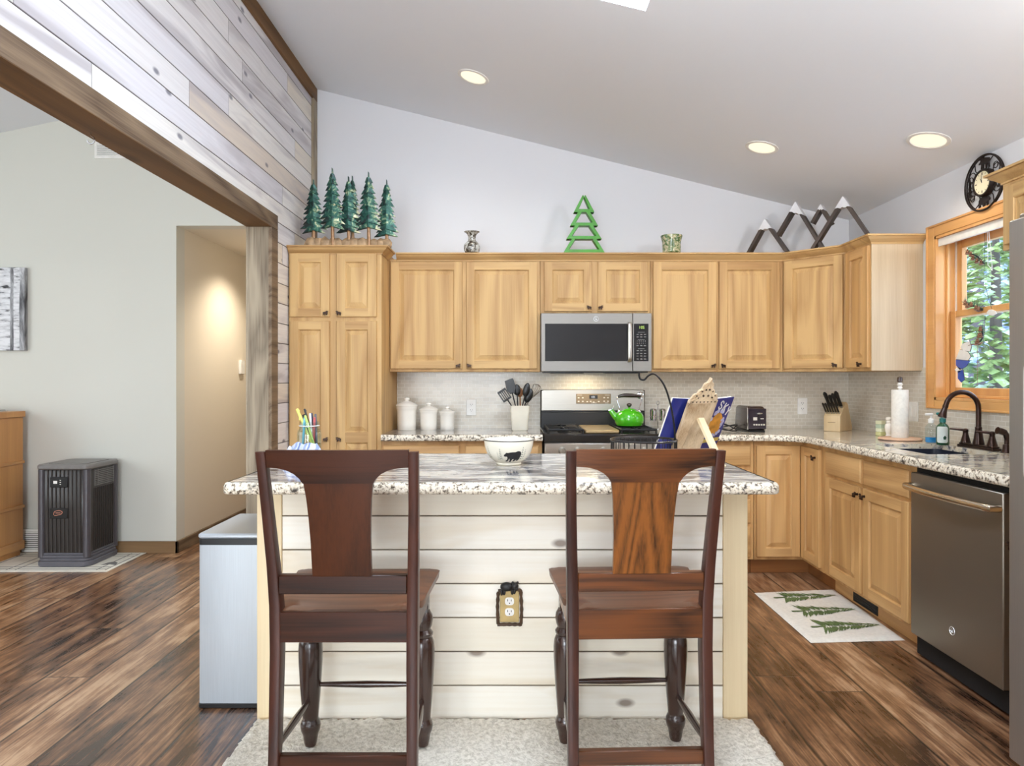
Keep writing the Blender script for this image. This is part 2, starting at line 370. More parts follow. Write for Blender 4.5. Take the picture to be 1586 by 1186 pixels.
def m_granite(name, k, scl=1.0, cream=(216, 208, 192), dark=(62, 62, 70), sh=0.0):
    m = NT(name, 0.10, 0, 0.25, 0.5)
    v = m.coord(False)
    d = m.noise(v, 2.2, 3.0, 0.6); dv = m.n('VectorMath', operation='ADD'); m.l(v, dv.inputs[0])
    sc = m.n('VectorMath', operation='SCALE'); nt = m.n('TexNoise'); m.l(v, nt.inputs['Vector']); nt.inputs['Scale'].default_value = 3.0; nt.inputs['Detail'].default_value = 3.0
    m.l(nt.outputs['Color'], sc.inputs[0]); sc.inputs['Scale'].default_value = 0.16; m.l(sc.outputs[0], dv.inputs[1]); w = dv.outputs[0]
    s1 = m.noise(m.scale(w, k), 30.0 * scl, 5.0, 0.7, 0.6)
    s2 = m.noise(m.scale(w, k), 10.0 * scl, 3.0, 0.6, 0.4)
    g = m.math('ADD', m.math('MULTIPLY', s1, 0.68), m.math('MULTIPLY', s2, 0.42))
    c = m.ramp(g, [(0.45 - sh, lin(*dark)), (0.52 - sh, lin(112, 110, 114)), (0.57 - sh, lin(184, 178, 172)), (0.62 - sh, lin(*cream)), (0.80, lin(236, 230, 218))])
    sp = m.noise(v, 62.0, 3.0, 0.65)
    c = m.mix(m.ramp(sp, [(0.31, 1.0), (0.36, 0.0)]), c, lin(44, 38, 34))
    c = m.mix(m.math('MULTIPLY', m.ramp(m.noise(v, 44.0, 2.0), [(0.62, 0.0), (0.70, 1.0)]), 0.55), c, lin(206, 180, 140)); m.color(c); return m.m
M['granite'] = m_granite('streaked_granite', (0.20, 1, 1))
M['granite_b'] = m_granite('cream_granite', (0.45, 0.8, 1), 0.8, (224, 212, 186), (84, 76, 70), 0.065)
def m_granite_edge():
    m = NT('chiselled_granite_edge', 0.32); v = m.coord(False)
    c = m.ramp(m.noise(v, 75.0, 3.0, 0.7), [(0.36, lin(48, 40, 34)), (0.43, lin(150, 136, 116)), (0.50, lin(226, 216, 196)), (0.7, lin(238, 232, 220))])
    c = m.mix(m.ramp(m.noise(v, 17.0, 2.0), [(0.60, 0.0), (0.68, 1.0)]), c, m.mix(m.ramp(m.noise(v, 60, 2.0), [(0.45, 0.0), (0.55, 1.0)]), lin(60, 52, 46), lin(214, 202, 182)))
    m.color(c); m.bump(m.noise(v, 55.0, 3.0), 0.7, 0.006); return m.m
M['granite_edge'] = m_granite_edge()
def m_tile(name, axis):
    m = NT(name, 0.22, 0, 0.1, 0.5); tc = m.n('TexCoord'); sp = m.n('SeparateXYZ'); m.l(tc.outputs['Object'], sp.inputs[0])
    cb = m.n('CombineXYZ'); m.l(sp.outputs[axis], cb.inputs[0]); m.l(sp.outputs['Z'], cb.inputs[1])
    b = m.n('TexBrick'); m.l(cb.outputs[0], b.inputs['Vector']); b.inputs['Scale'].default_value = 1.0
    b.inputs['Brick Width'].default_value = 0.052; b.inputs['Row Height'].default_value = 0.0253; b.inputs['Mortar Size'].default_value = 0.0016; b.inputs['Mortar Smooth'].default_value = 0.2
    b.inputs['Color1'].default_value = lin(216, 208, 192); b.inputs['Color2'].default_value = lin(203, 195, 179); b.inputs['Mortar'].default_value = lin(228, 224, 214); b.inputs['Bias'].default_value = 0.0
    m.color(b.outputs['Color']); m.bump(m.math('SUBTRACT', 1.0, b.outputs['Fac']), 0.3, 0.001); return m.m
M['tile_back'] = m_tile('mosaic_tile', 'X'); M['tile_side'] = m_tile('mosaic_tile_side', 'Y')
def m_paint(name, c, bump=0.05):
    m = NT(name, 0.75, 0, 0, 0.25); v = m.coord(False); f = m.noise(v, 90.0, 3.0)
    m.color(m.mix(m.noise(v, 1.2, 2.0), tuple(x * 0.985 for x in c[:3]) + (1,), c)); m.bump(f, bump, 0.002); return m.m
M['paint'] = m_paint('white_wall_paint', lin(222, 223, 226)); M['ceil'] = m_paint('white_ceiling_paint', lin(232, 236, 241), 0.12)
M['living'] = m_paint('pale_grey_wall_paint', lin(214, 213, 203)); M['hall'] = m_paint('warm_hall_paint', lin(224, 215, 198)); M['white'] = plain('white_plastic', lin(236, 234, 228), 0.35)
M['black'] = plain('black_plastic', lin(15, 14, 14), 0.4); M['blackgloss'] = plain('black_glass', lin(12, 12, 13), 0.06, 0, 0.4); M['dark'] = plain('shadow_black', lin(14, 12, 11), 0.8)
M['bronze'] = plain('oil_rubbed_bronze', lin(58, 40, 34), 0.28, 0.75, 0.2, 0.2); M['knob'] = plain('dark_bronze_casting', lin(52, 34, 24), 0.38, 0.6, 0, 0.25)
def m_steel(name, c, rough, axis='Z', metal=1.0):
    m = NT(name, rough, metal); v = m.coord(False, 'Object', {'Z': (80, 80, 1.5), 'X': (1.5, 80, 80), 'Y': (80, 1.5, 80)}[axis])
    f = m.noise(v, 4.0, 2.0); m.color(m.ramp(f, [(0.3, tuple(x * 0.93 for x in c[:3]) + (1,)), (0.7, c)])); m.rough(m.math('ADD', rough - 0.04, m.math('MULTIPLY', f, 0.08))); return m.m
M['slate'] = m_steel('slate_steel', lin(140, 136, 130), 0.45, 'X', 0.5); M['slated'] = m_steel('dark_slate_steel', lin(140, 132, 120), 0.36, 'Y', 0.75)
M['steel'] = m_steel('brushed_steel', lin(186, 182, 174), 0.36, 'X'); M['bin'] = m_steel('satin_steel_bin', lin(186, 193, 199), 0.34, 'Z', 0.35); M['chrome'] = plain('chrome', lin(226, 226, 228), 0.10, 1.0)
M['handle'] = m_steel('warm_steel_handle', lin(208, 196, 178), 0.24, 'Y')
M['ceram'] = plain('white_glazed_ceramic', lin(238, 233, 222), 0.2, 0, 0.4, 0.02); M['cream'] = plain('cream_glazed_ceramic', lin(236, 230, 212), 0.2, 0, 0.4, 0.02)
M['green'] = plain('green_enamel', lin(74, 176, 28), 0.12, 0, 0.6, 0.05); M['greenwood'] = plain('green_painted_wood', lin(62, 142, 26), 0.4, 0, 0.15, 0.14)
M['iron'] = plain('cast_iron', lin(22, 21, 21), 0.55, 0.3); M['wire'] = plain('dark_wire', lin(28, 26, 26), 0.35, 0.6)
M['tan'] = plain('brass_griddle', lin(196, 172, 128), 0.3, 0.6)
def m_glass(name, c=(1, 1, 1, 1)):
    m = bpy.data.materials.new(name); m.use_nodes = True; t = m.node_tree; t.nodes.clear()
    o = t.nodes.new('ShaderNodeOutputMaterial'); tr = t.nodes.new('ShaderNodeBsdfTransparent'); g = t.nodes.new('ShaderNodeBsdfGlossy'); mx = t.nodes.new('ShaderNodeMixShader'); lw = t.nodes.new('ShaderNodeLayerWeight')
    nz = t.nodes.new('ShaderNodeTexNoise'); nz.inputs['Scale'].default_value = 3.0; mp = t.nodes.new('ShaderNodeMapRange'); mp.inputs['To Min'].default_value = 0.40; mp.inputs['To Max'].default_value = 0.48
    pw = t.nodes.new('ShaderNodeMath'); pw.operation = 'POWER'; pw.inputs[1].default_value = 5.0; ml = t.nodes.new('ShaderNodeMath'); ml.operation = 'MULTIPLY'; ad = t.nodes.new('ShaderNodeMath'); ad.operation = 'ADD'; ad.inputs[1].default_value = 0.035
    t.links.new(nz.outputs['Fac'], mp.inputs['Value']); lw.inputs['Blend'].default_value = 0.5; t.links.new(lw.outputs['Facing'], pw.inputs[0]); t.links.new(pw.outputs[0], ml.inputs[0]); t.links.new(mp.outputs[0], ml.inputs[1]); t.links.new(ml.outputs[0], ad.inputs[0])
    tr.inputs['Color'].default_value = c; g.inputs['Roughness'].default_value = 0.03
    t.links.new(ad.outputs[0], mx.inputs[0]); t.links.new(tr.outputs[0], mx.inputs[1]); t.links.new(g.outputs[0], mx.inputs[2]); t.links.new(mx.outputs[0], o.inputs[0]); return m
M['glass'] = m_glass('window_glass', (0.97, 0.98, 0.98, 1)); M['jar'] = m_glass('jar_glass', (0.90, 0.95, 0.95, 1)); M['clearp'] = m_glass('clear_plastic', (0.88, 0.93, 0.95, 1))
def emit(name, c, s):
    m = NT(name, 0.4); v = m.coord(False); m.color((0.02, 0.02, 0.02, 1)); m.l(m.mix(m.noise(v, 6), c, tuple(min(1, x * 1.05) for x in c[:3]) + (1,)), m.b.inputs['Emission Color']); m.b.inputs['Emission Strength'].default_value = s; return m.m
M['bulb'] = emit('lamp_lens', (1.0, 0.86, 0.62, 1), 1.15); M['digit'] = emit('green_digits', (0.65, 1.0, 0.15, 1), 0.9); M['lcd'] = emit('pale_clock_display', (0.8, 0.85, 1.0, 1), 0.8); M['skydome'] = None
def m_rug():
    m = NT('cream_shag', 0.95, 0, 0, 0.1); v = m.coord(False); f = m.noise(v, 60.0, 4.0, 0.7); f2 = m.noise(v, 7.0, 2.0)
    m.color(m.mix(m.math('MULTIPLY', f2, 0.5), m.ramp(f, [(0.35, lin(188, 180, 164)), (0.58, lin(240, 234, 222))]), lin(224, 218, 206))); m.bump(f, 0.9, 0.01); return m.m
M['shag'] = m_rug()
M['cotton'] = plain('white_cotton', lin(232, 228, 218), 0.9, 0, 0, 0.06, 0.1, 60); M['leafgreen'] = plain('printed_green', lin(98, 114, 72), 0.9, 0, 0, 0.25, 0.1, 40)
# ---------------------------------------------------------------- the setting
YW, YB, YU = 4.979, 4.375, 4.654           # back wall, base door faces, wall-cabinet door faces
XR, XF, XU, XL = 2.456, 1.846, 2.126, -1.468
CZ = lambda x: 3.045 - 0.246 * x           # kitchen ceiling height
b = BM(); box(b, -5.8, 2.7, -2.8, 9.0, -0.06, 0.0); struct('floor', b, M['floor'], 'dark brown distressed wide plank floor', 'floor')
b = BM(); box(b, -1.601, 2.60, YW, 5.10, 0, 3.62); struct('wall_back', b, M['paint'], 'white painted back wall above the cabinets', 'wall')
WY0, WY1, WZ0, WZ1 = 3.02, 3.942, 1.155, 2.10
b = BM()
box(b, XR, 2.59, WY1, YW, 0, 2.6); box(b, XR, 2.59, -2.7, WY0, 0, 2.6); box(b, XR, 2.59, WY0, WY1, 0, WZ0); box(b, XR, 2.59, WY0, WY1, WZ1, 2.6)
struct('wall_right', b, M['paint'], 'white painted wall with the sink window', 'wall')
b = BM(); box(b, -5.8, 2.62, -2.75, -2.6, 0, 3.9); struct('wall_front', b, M['paint'], 'white wall behind the viewer', 'wall')
def cslab(bm, x0, x1, y0, y1, t=0.3, z=CZ):
    q = []
    for x in (x0, x1):
        for y in (y0, y1): q += [(x, y, z(x)), (x, y, z(x) + t)]
    v = [bm.verts.new(p) for p in q]
    for f in ((0, 1, 3, 2), (4, 6, 7, 5), (0, 4, 5, 1), (2, 3, 7, 6), (0, 2, 6, 4), (1, 5, 7, 3)): bm.faces.new([v[i] for i in f])
b = BM(); SX0, SX1, SY0, SY1 = -0.02, 0.58, 1.9, 3.0
cslab(b, -1.47, SX0, -2.65, 5.0); cslab(b, SX1, 2.62, -2.65, 5.0); cslab(b, SX0, SX1, -2.65, SY0); cslab(b, SX0, SX1, SY1, 5.0)
struct('ceiling', b, M['ceil'], 'sloping white kitchen ceiling', 'ceiling')
b = BM(); cslab(b, SX0 - 0.03, SX1 + 0.03, SY0 - 0.03, SY1 + 0.03, 0.01, lambda x: CZ(x) + 0.301)
struct('window_2', b, M['glass'], 'skylight pane in the sloping ceiling', 'window')
LZ = lambda x: 3.17 + 0.21 * (x + 3.35)
b = BM(); cslab(b, -5.8, -1.47, -2.65, 5.0, 0.2, LZ); struct('ceiling.001', b, M['ceil'], 'vaulted white living room ceiling', 'ceiling')
b = BM(); HX = -2.483
box(b, -5.8, HX, 4.976, 5.10, 0, 3.8); box(b, HX, -1.60, 4.976, 5.10, 2.40, 3.8)
struct('wall_living', b, M['living'], 'pale grey living room wall behind the humidifier', 'wall')
b = BM(); box(b, HX - 0.12, HX, 5.10, 8.6, 0, 2.6); box(b, HX - 0.12, HX - 0.0005, 4.9765, 5.10, 0, 2.4); box(b, -1.60, -1.48, 5.10, 8.6, 0, 2.6); box(b, HX - 0.12, -1.48, 8.6, 8.7, 0, 2.6)
struct('wall_hall', b, M['hall'], 'warm beige hallway walls beyond the opening', 'wall')
b = BM(); box(b, HX - 0.1, -1.5, 5.0995, 8.6, 2.40, 2.5); struct('ceiling.002', b, M['hall'], 'low flat hallway ceiling', 'ceiling')
b = BM(); box(b, -5.9, -5.78, -2.7, 5.05, 0, 3.9); struct('wall_outer', b, M['living'], 'far living room wall', 'wall')
# the wall with the wide cased opening: core, whitewashed boards
b = BM()
PY0, PY1, HZ0, HZ1 = 4.043, 4.15, 2.184, 2.273
box(b, -1.585, -1.481, PY0 + 0.017, YW, 0, HZ0 + 0.016); box(b, -1.585, -1.481, -2.65, YW, HZ0 + 0.016, 3.56); box(b, -1.585, -1.481, -2.65, 0.60, 0, HZ0 + 0.016)
k = -11
while 1.373 + 0.125 * k < 3.40:
    z0, z1 = 1.373 + 0.125 * k + 0.0008, 1.373 + 0.125 * (k + 1) - 0.0008
    z1 = min(z1, 3.405)
    if z0 > 0 - 0.13:
        z0 = max(z0, 0.002)
        spans = [(-2.6, YW)] if z0 >= HZ0 else [(-2.6, 0.70), (PY1 - 0.05, YW)]
        for y0, y1 in spans: box(b, -1.482, XL, y0, y1, z0, z1, 0.0025)
    k += 1
for p in b.faces: p.material_index = 0
struct('wall_left', b, M['ship'], 'whitewashed horizontal plank wall above the opening', 'wall')
b = BM(); box(b, XL, -1.448, 0.60, PY1, HZ0, HZ1, 0.002); box(b, -1.601, -1.585, 0.60, PY1, HZ0, HZ1, 0.002)
struct('trim_1', b, M['beam'], 'weathered brown header board over the wide opening', 'trim')
b = BM(); box(b, -1.600, -1.449, 0.60, PY0, HZ0 - 0.001, HZ0 + 0.015); struct('trim_2', b, M['beamsoffit'], 'dark brown underside of the opening header', 'trim')
b = BM(); box(b, -1.600, XL + 0.001, PY0, PY0 + 0.017, 0, HZ0 - 0.001, 0.0015); box(b, -1.601, -1.585, PY0 - 0.001, PY1, 0, HZ0 - 0.001); struct('trim_3', b, M['beamz'], 'weathered grey brown jamb board at the end of the opening', 'trim')
b = BM(); box(b, XL, -1.448, PY0 - 0.001, PY1, 0, HZ0 - 0.001, 0.002); struct('trim_4', b, M['beam'], 'brown vertical casing board of the opening', 'trim')
b = BM(); box(b, XL, -1.448, -2.6, YW, 3.305, 3.403, 0.002); struct('trim_5', b, M['beamsoffit'], 'brown trim board where plank wall meets ceiling', 'trim')
b = BM(); box(b, XL, -1.448, 4.895, YW, 2.0, 3.305, 0.002); struct('trim_6', b, M['beamz'], 'brown corner trim board beside the plank wall', 'trim')
b = BM(); box(b, -5.7, HX + 0.018, 4.958, 4.976, 0, 0.086, 0.002); struct('baseboard_living', b, M['basebd'], 'brown stained baseboard below the living room wall', 'baseboard')
b = BM(); box(b, HX, HX + 0.018, 4.958, 8.6, 0, 0.086, 0.002); struct('baseboard_hall', b, M['beam'], 'brown stained baseboard along the hallway wall', 'baseboard')
# mosaic backsplash
b = BM(); box(b, -0.862, XR, YW - 0.008, YW, 0.875, 1.345); struct('wall_backsplash', b, M['tile_back'], 'beige mosaic tile backsplash behind the range', 'wall')
b = BM(); box(b, XR - 0.008, XR, WY1 + 0.07, YW - 0.008, 0.875, 1.345); box(b, XR - 0.008, XR, 2.2, WY1 + 0.07, 0.875, WZ0 - 0.048)
struct('wall_backsplash.001', b, M['tile_side'], 'beige mosaic tile backsplash under the window', 'wall')
# sink window
t = thing('window_1', 'amber wood double hung window over the sink', 'window'); t['kind'] = 'structure'
X0 = XR - 0.018
def frame4(bm, x0, x1, y0, y1, z0, z1, w, wb=None, wt=None, bev=0.003):
    wb = wb or w; wt = wt or w
    box(bm, x0, x1, y0, y0 + w, z0, z1, bev); box(bm, x0, x1, y1 - w, y1, z0, z1, bev)
    box(bm, x0, x1, y0 + w, y1 - w, z0, z0 + wb, bev); box(bm, x0, x1, y0 + w, y1 - w, z1 - wt, z1, bev)
b = BM(); frame4(b, X0, XR, WY0 - 0.072, WY1 + 0.072, WZ0 - 0.052, WZ1 + 0.07, 0.072, 0.052, 0.07, 0.004)
frame4(b, X0 - 0.006, X0 + 0.004, WY0 - 0.072, WY1 + 0.072, WZ0 - 0.052, WZ1 + 0.07, 0.014, 0.012, 0.014, 0.003); obj('casing', b, M['wintrimh'], t)
b = BM(); box(b, X0 + 0.002, 2.592, WY1 - 0.014, WY1, WZ0, WZ1); box(b, X0 + 0.002, 2.592, WY0, WY0 + 0.014, WZ0, WZ1); box(b, X0 + 0.002, 2.592, WY0, WY1, WZ0, WZ0 + 0.014); box(b, X0 + 0.002, 2.592, WY0, WY1, WZ1 - 0.014, WZ1)
frame4(b, 2.498, 2.514, WY0 + 0.014, WY1 - 0.014, WZ0 + 0.014, WZ1 - 0.014, 0.016); obj('jamb', b, M['wintrim'], t)
b = BM(); box(b, 2.551, 2.556, WY1 - 0.026, WY1 - 0.0135, WZ0 + 0.02, WZ1 - 0.02); box(b, 2.551, 2.556, WY0 + 0.0135, WY0 + 0.026, WZ0 + 0.02, WZ1 - 0.02); obj('track', b, M['white'], t)
MZ = 1.645
b = BM(); frame4(b, 2.516, 2.550, WY0 + 0.016, WY1 - 0.016, WZ0 + 0.016, MZ + 0.018, 0.055, 0.055, 0.036); s = obj('lower_sash', b, M['wintrim'], t)
b = BM(); box(b, 2.531, 2.535, WY0 + 0.06, WY1 - 0.06, WZ0 + 0.06, MZ - 0.01); obj('pane', b, M['glass'], s)
b = BM(); frame4(b, 2.556, 2.588, WY0 + 0.016, WY1 - 0.016, MZ - 0.018, WZ1 - 0.016, 0.05, 0.036, 0.06); s = obj('upper_sash', b, M['wintrim'], t)
b = BM(); box(b, 2.570, 2.574, WY0 + 0.06, WY1 - 0.06, MZ + 0.01, WZ1 - 0.06); obj('pane', b, M['glass'], s)
t = thing('roller_blind', 'white roller blind rolled up at the top of the window', 'blind')
b = BM(); box(b, 2.459, 2.494, WY0 + 0.016, WY1 - 0.016, 2.048, 2.084, 0.006); obj('fabric_roll', b, M['white'], t)
b = BM(); box(b, 2.452, 2.458, WY0 + 0.016, WY1 - 0.016, 2.040, 2.0855, 0.002); obj('valance', b, M['white'], t)
b = BM(); tube(b, [(2.462, 3.52, 2.05), (2.464, 3.50, 1.87), (2.466, 3.50, 1.835), (2.464, 3.53, 1.87), (2.462, 3.53, 2.05)], 0.0016, 6); obj('cord', b, M['white'], t)
# outside: snowy ground and conifers
M['snow'] = plain('snow', lin(238, 242, 250), 0.8, 0, 0, 0.04, 0.2, 0.8)
def m_needle(name, a, c):
    m = NT(name, 0.8, 0, 0, 0.1); v = m.coord(True); m.color(m.ramp(m.noise(v, 3.0, 4.0, 0.7), [(0.3, a), (0.55, c), (0.72, lin(222, 232, 244))])); return m.m
M['needle'] = m_needle('conifer_needles', lin(66, 92, 66), lin(168, 190, 124)); M['needle2'] = m_needle('frosted_needles', lin(104, 124, 150), lin(196, 210, 226))
M['bark'] = wood('grey_bark', lin(120, 112, 112), lin(60, 56, 60), 6, 0.9, 0, 'Z')
b = BM(); T = bmesh.new(); bmesh.ops.create_grid(T, x_segments=40, y_segments=40, size=20)
for v in T.verts: v.co = Vector((v.co.x + 22.8, v.co.y + 14, -0.5 + 0.16 * math.sin(v.co.x * 0.7) * math.cos(v.co.y * 0.5) + 0.05 * max(0, v.co.x + 15)))
add(b, T); struct('ground', b, M['snow'], 'snow covered ground outside the window', 'ground', 60)
def conifer(x, y, z, h, r, mat, label, seed, n=2200):
    rg = random.Random(seed); t = thing('conifer_tree', label, 'tree', (x, y, z), 0, 'trees outside the sink window')
    b = BM(); tube(b, [(0, 0, -0.3), (0, 0, h * 0.5), (0, 0, h * 0.97)], [0.06 * h / 3, 0.04 * h / 3, 0.01], 10); obj('trunk', b, M['bark'], t)
    b = BM()
    for i in range(n):
        f = rg.random() ** 0.75; zz = h * (0.12 + 0.88 * f); R = r * (1 - f) * rg.uniform(0.35, 1.0) + 0.05; a = rg.uniform(0, 2 * PI)
        c = Vector((R * math.cos(a), R * math.sin(a), zz - R * 0.25)); s = rg.uniform(0.07, 0.17) * (1.25 - f)
        d = Vector((math.cos(a), math.sin(a), rg.uniform(-0.5, 0.2))) * s; e = Vector((-math.sin(a), math.cos(a), rg.uniform(-0.4, 0.4))) * s * 0.55; u = Vector((0, 0, s * 0.3))
        q = [b.verts.new(p) for p in (c - d, c + e, c + d, c - e, c + u)]
        for k in range(4): b.faces.new((q[k], q[(k + 1) % 4], q[4]))
        b.faces.new(q[:4][::-1])
    obj('crown', b, mat, t, smooth=0)
TREES = [(5.75, 8.1, 4.6, 1.0, 'needle', 'green conifer nearest outside the sink window'), (7.5, 11.0, 7.0, 1.25, 'needle2', 'frosted conifer standing behind the nearest green one outside'),
    (9.9, 13.2, 8.0, 1.4, 'needle', 'tall green conifer farther off outside the window'), (11.6, 17.0, 9.5, 1.7, 'needle2', 'largest pale conifer in the distance outside the window'),
    (15.0, 20.5, 10.0, 2.0, 'needle', 'distant green conifer at the back outside the window'), (4.35, 6.1, 1.3, 0.45, 'needle2', 'low snow dusted young conifer outside the window'), (6.3, 9.6, 1.5, 0.40, 'needle2', 'short frosted conifer behind the low young one outside'), (9.35, 11.35, 1.9, 0.40, 'needle2', 'second short frosted conifer farther out in the snow')]
for i, (x, y, h, r, m, l) in enumerate(TREES): conifer(x, y, -0.5 + 0.04 * (x - 3), h, r, M[m], l, 40 + i)
# ---------------------------------------------------------------- cabinets
def door_mesh(w, h, t=0.019, panels=None, stile=0.055):
    """raised panel door, front towards -Y, lower left corner at the origin; slot 0 upright grain, slot 1 cross grain"""
    bm = BM(); B = lambda x, y, z: Vector((x, y, z))
    def ring(x0, x1, z0, z1, y): return [B(x0, y, z0), B(x1, y, z0), B(x1, y, z1), B(x0, y, z1)]
    e = 0.003
    loops(bm, [ring(0, w, 0, h, 0), ring(0, w, 0, h, -t + e), ring(e, w - e, e, h - e, -t)], True, True, False)
    panels = panels or [(stile, w - stile, stile, h - stile)]
    zs = [e] + [v for p in panels for v in (p[2], p[3])] + [h - e]
    def quad(x0, x1, z0, z1, m): bm.faces.new([bm.verts.new(v) for v in ring(x0, x1, z0, z1, -t)]).material_index = m
    px0, px1 = panels[0][0], panels[0][1]
    quad(e, px0, e, h - e, 0); quad(px1, w - e, e, h - e, 0)
    for i in range(0, len(zs), 2): quad(px0, px1, zs[i], zs[i + 1], 1)
    for x0, x1, z0, z1 in panels:
        R = lambda i, y: ring(x0 + i, x1 - i, z0 + i, z1 - i, y)
        wd = min(x1 - x0, z1 - z0); bv = min(0.026, wd * 0.2)
        loops(bm, [R(0, -t), R(0.004, -t + 0.003), R(0.0065, -t + 0.010), R(0.0095, -t + 0.0105), R(0.0095 + bv, -t + 0.0022), R(0.0105 + bv, -t + 0.0008)], True, False, True)
    bmesh.ops.remove_doubles(bm, verts=bm.verts[:], dist=1e-5)
    return bm
def drawer_mesh(w, h, t=0.019):
    bm = BM(); ring = lambda i, y: [Vector((i, y, i)), Vector((w - i, y, i)), Vector((w - i, y, h - i)), Vector((i, y, h - i))]
    loops(bm, [ring(0, 0), ring(0, -t + 0.006), ring(0.004, -t + 0.002), ring(0.008, -t)], True, True, True); return bm
MOOSE = [(-0.50, -0.10), (-0.44, -0.02), (-0.34, 0.02), (-0.30, 0.14), (-0.46, 0.16), (-0.52, 0.30), (-0.40, 0.24), (-0.38, 0.40), (-0.28, 0.26), (-0.20, 0.42), (-0.14, 0.24), (-0.06, 0.34), (-0.04, 0.16), (0.10, 0.20), (0.30, 0.14),
         (0.44, 0.10), (0.48, -0.06), (0.42, -0.16), (0.46, -0.48), (0.38, -0.48), (0.32, -0.20), (0.24, -0.22), (0.22, -0.48), (0.14, -0.48), (0.12, -0.18), (-0.06, -0.18), (-0.08, -0.48), (-0.16, -0.48), (-0.16, -0.20), (-0.22, -0.46), (-0.29, -0.44), (-0.26, -0.14), (-0.36, -0.12)]
KN = {}
def knob(parent, x, z, flip=False, y=-0.019):
    me = KN.get(flip)
    if me is None:
        bm = BM(); S = 0.036; pts = [(-u * S if flip else u * S, v * S) for u, v in MOOSE]
        prism(bm, pts, (0, -0.017, 0), t=0.007, bev=0.0012); tube(bm, [(0, 0.0, 0), (0, -0.018, 0)], [0.007, 0.0055], 10)
        o = obj('knob', bm, M['knob'], parent); KN[flip] = o.data
    else:
        o = bpy.data.objects.new('knob', me); COL.objects.link(o); o.parent = parent
    o.location = (x, y, z); return o
def add_door(cab, x0, x1, z0, z1, kx=None, kz=None, panels=None, mats=('cab', 'cabh'), flip=False, y=0.0, name='door', stile=0.055):
    d = obj(name, door_mesh(x1 - x0, z1 - z0, 0.019, panels, stile), [M[mats[0]], M[mats[1]]], cab, (x0, y, z0), smooth=8)
    if kx is not None: knob(d, kx - x0, kz - z0, flip)
    return d
def add_drawer(cab, x0, x1, z0, z1, mat='cabbh', y=0.0):
    return obj('drawer', drawer_mesh(x1 - x0, z1 - z0), M[mat], cab, (x0, y, z0), smooth=30)
def face_frame(bm, W_, D, z0, z1): box(bm, 0, W_, 0, D, z0, z1, 0.0015)
UG = 'wall cabinets above the counter'; BG = 'base cabinets under the counter'
CT = 2.085
# pantry
t = thing('pantry_cabinet', 'tall light maple pantry with four raised panel doors beside the plank wall', 'cabinet', (-1.4625, YB + 0.019, 0))
PW = 0.6005
b = BM(); face_frame(b, PW, YW - YB - 0.022, 0.0, 2.10); obj('carcass', b, M['cab'], t)
for x0, x1, k, fl in ((0.0105, 0.267, 0.247, True), (0.313, 0.571, 0.330, False)):
    add_door(t, x0, x1, 1.676, 2.0866, k, 1.70, flip=fl)
    add_door(t, x0, x1, 0.13, 1.650, k, 0.888, panels=[(0.055, x1 - x0 - 0.055, 0.055, 0.735), (0.055, x1 - x0 - 0.055, 0.80, 1.465)], flip=fl)
CRP = [(0.0, -0.052), (0.006, -0.052), (0.006, -0.044), (0.012, -0.040), (0.022, -0.030), (0.034, -0.022), (0.040, -0.012), (0.050, -0.010), (0.050, 0.0), (0.0, 0.0)]
def crown(bm, path, ztop, side=1): sweep(bm, path, [(o, ztop + z) for o, z in CRP], False, side)
b = BM(); crown(b, [(0.0, 0), (PW, 0), (PW, YU - YB - 0.056)], 2.134); box(b, 0.002, PW - 0.001, 0.002, YW - YB - 0.024, 2.10, 2.1335); obj('crown', b, M['cabh'], t)
# wall cabinets on the back wall
UD = YW - YU - 0.019
def upper(name, label, x0, x1, z0, doors, zc=None):
    t = thing(name, label, 'cabinet', (x0, YU + 0.019, 0), 0, UG)
    b = BM(); face_frame(b, x1 - x0 - 0.001, UD - 0.001, z0, 2.10); obj('carcass', b, M['cab'], t)
    for d0, d1, dz0, dz1, kx, kz, fl in doors: add_door(t, d0 - x0, d1 - x0, dz0, dz1, kx - x0, kz, flip=fl)
    return t
upper('wall_cabinet', 'two door light maple wall cabinet above the white canisters', -0.861, 0.177, 1.325, [(-0.851, -0.359, 1.345, 2.081, -0.386, 1.367, True), (-0.332, 0.155, 1.345, 2.081, -0.312, 1.367, False)])
upper('wall_cabinet', 'short two door light maple cabinet directly over the microwave', 0.178, 0.935, 1.727, [(0.204, 0.532, 1.739, 2.081, 0.509, 1.765, False), (0.572, 0.9175, 1.739, 2.081, 0.589, 1.765, True)])
upper('wall_cabinet', 'two door light maple wall cabinet between microwave and corner', 0.936, 1.850, 1.325, [(0.953, 1.387, 1.345, 2.081, 1.362, 1.367, True), (1.405, 1.822, 1.345, 2.081, 1.427, 1.367, False)])
# diagonal corner cabinet
A = Vector((1.8515, YU + 0.019)); Bc = Vector((XU + 0.019, 4.381))
t = thing('wall_cabinet', 'diagonal corner wall cabinet under the mountain decoration', 'cabinet', (A.x, A.y, 0), 0, UG)
b = BM(); prism(b, [(0, 0), (Bc.x - A.x, Bc.y - A.y), (XR - 0.002 - A.x, Bc.y - A.y), (XR - 0.002 - A.x, YW - 0.002 - A.y), (0, YW - 0.002 - A.y)], (0, 0, 1.325), (1, 0, 0), (0, 1, 0), (0, 0, 1), 0.775); obj('carcass', b, M['cab'], t)
dl = (Bc - A).length; da = math.atan2(Bc.y - A.y, Bc.x - A.x)
d = obj('door', door_mesh(dl - 0.03, 2.081 - 1.345), [M['cab'], M['cabh']], t, (0.012 * math.cos(da), 0.012 * math.sin(da), 1.345), (0, 0, da), 8); knob(d, dl - 0.075, 0.022, False)
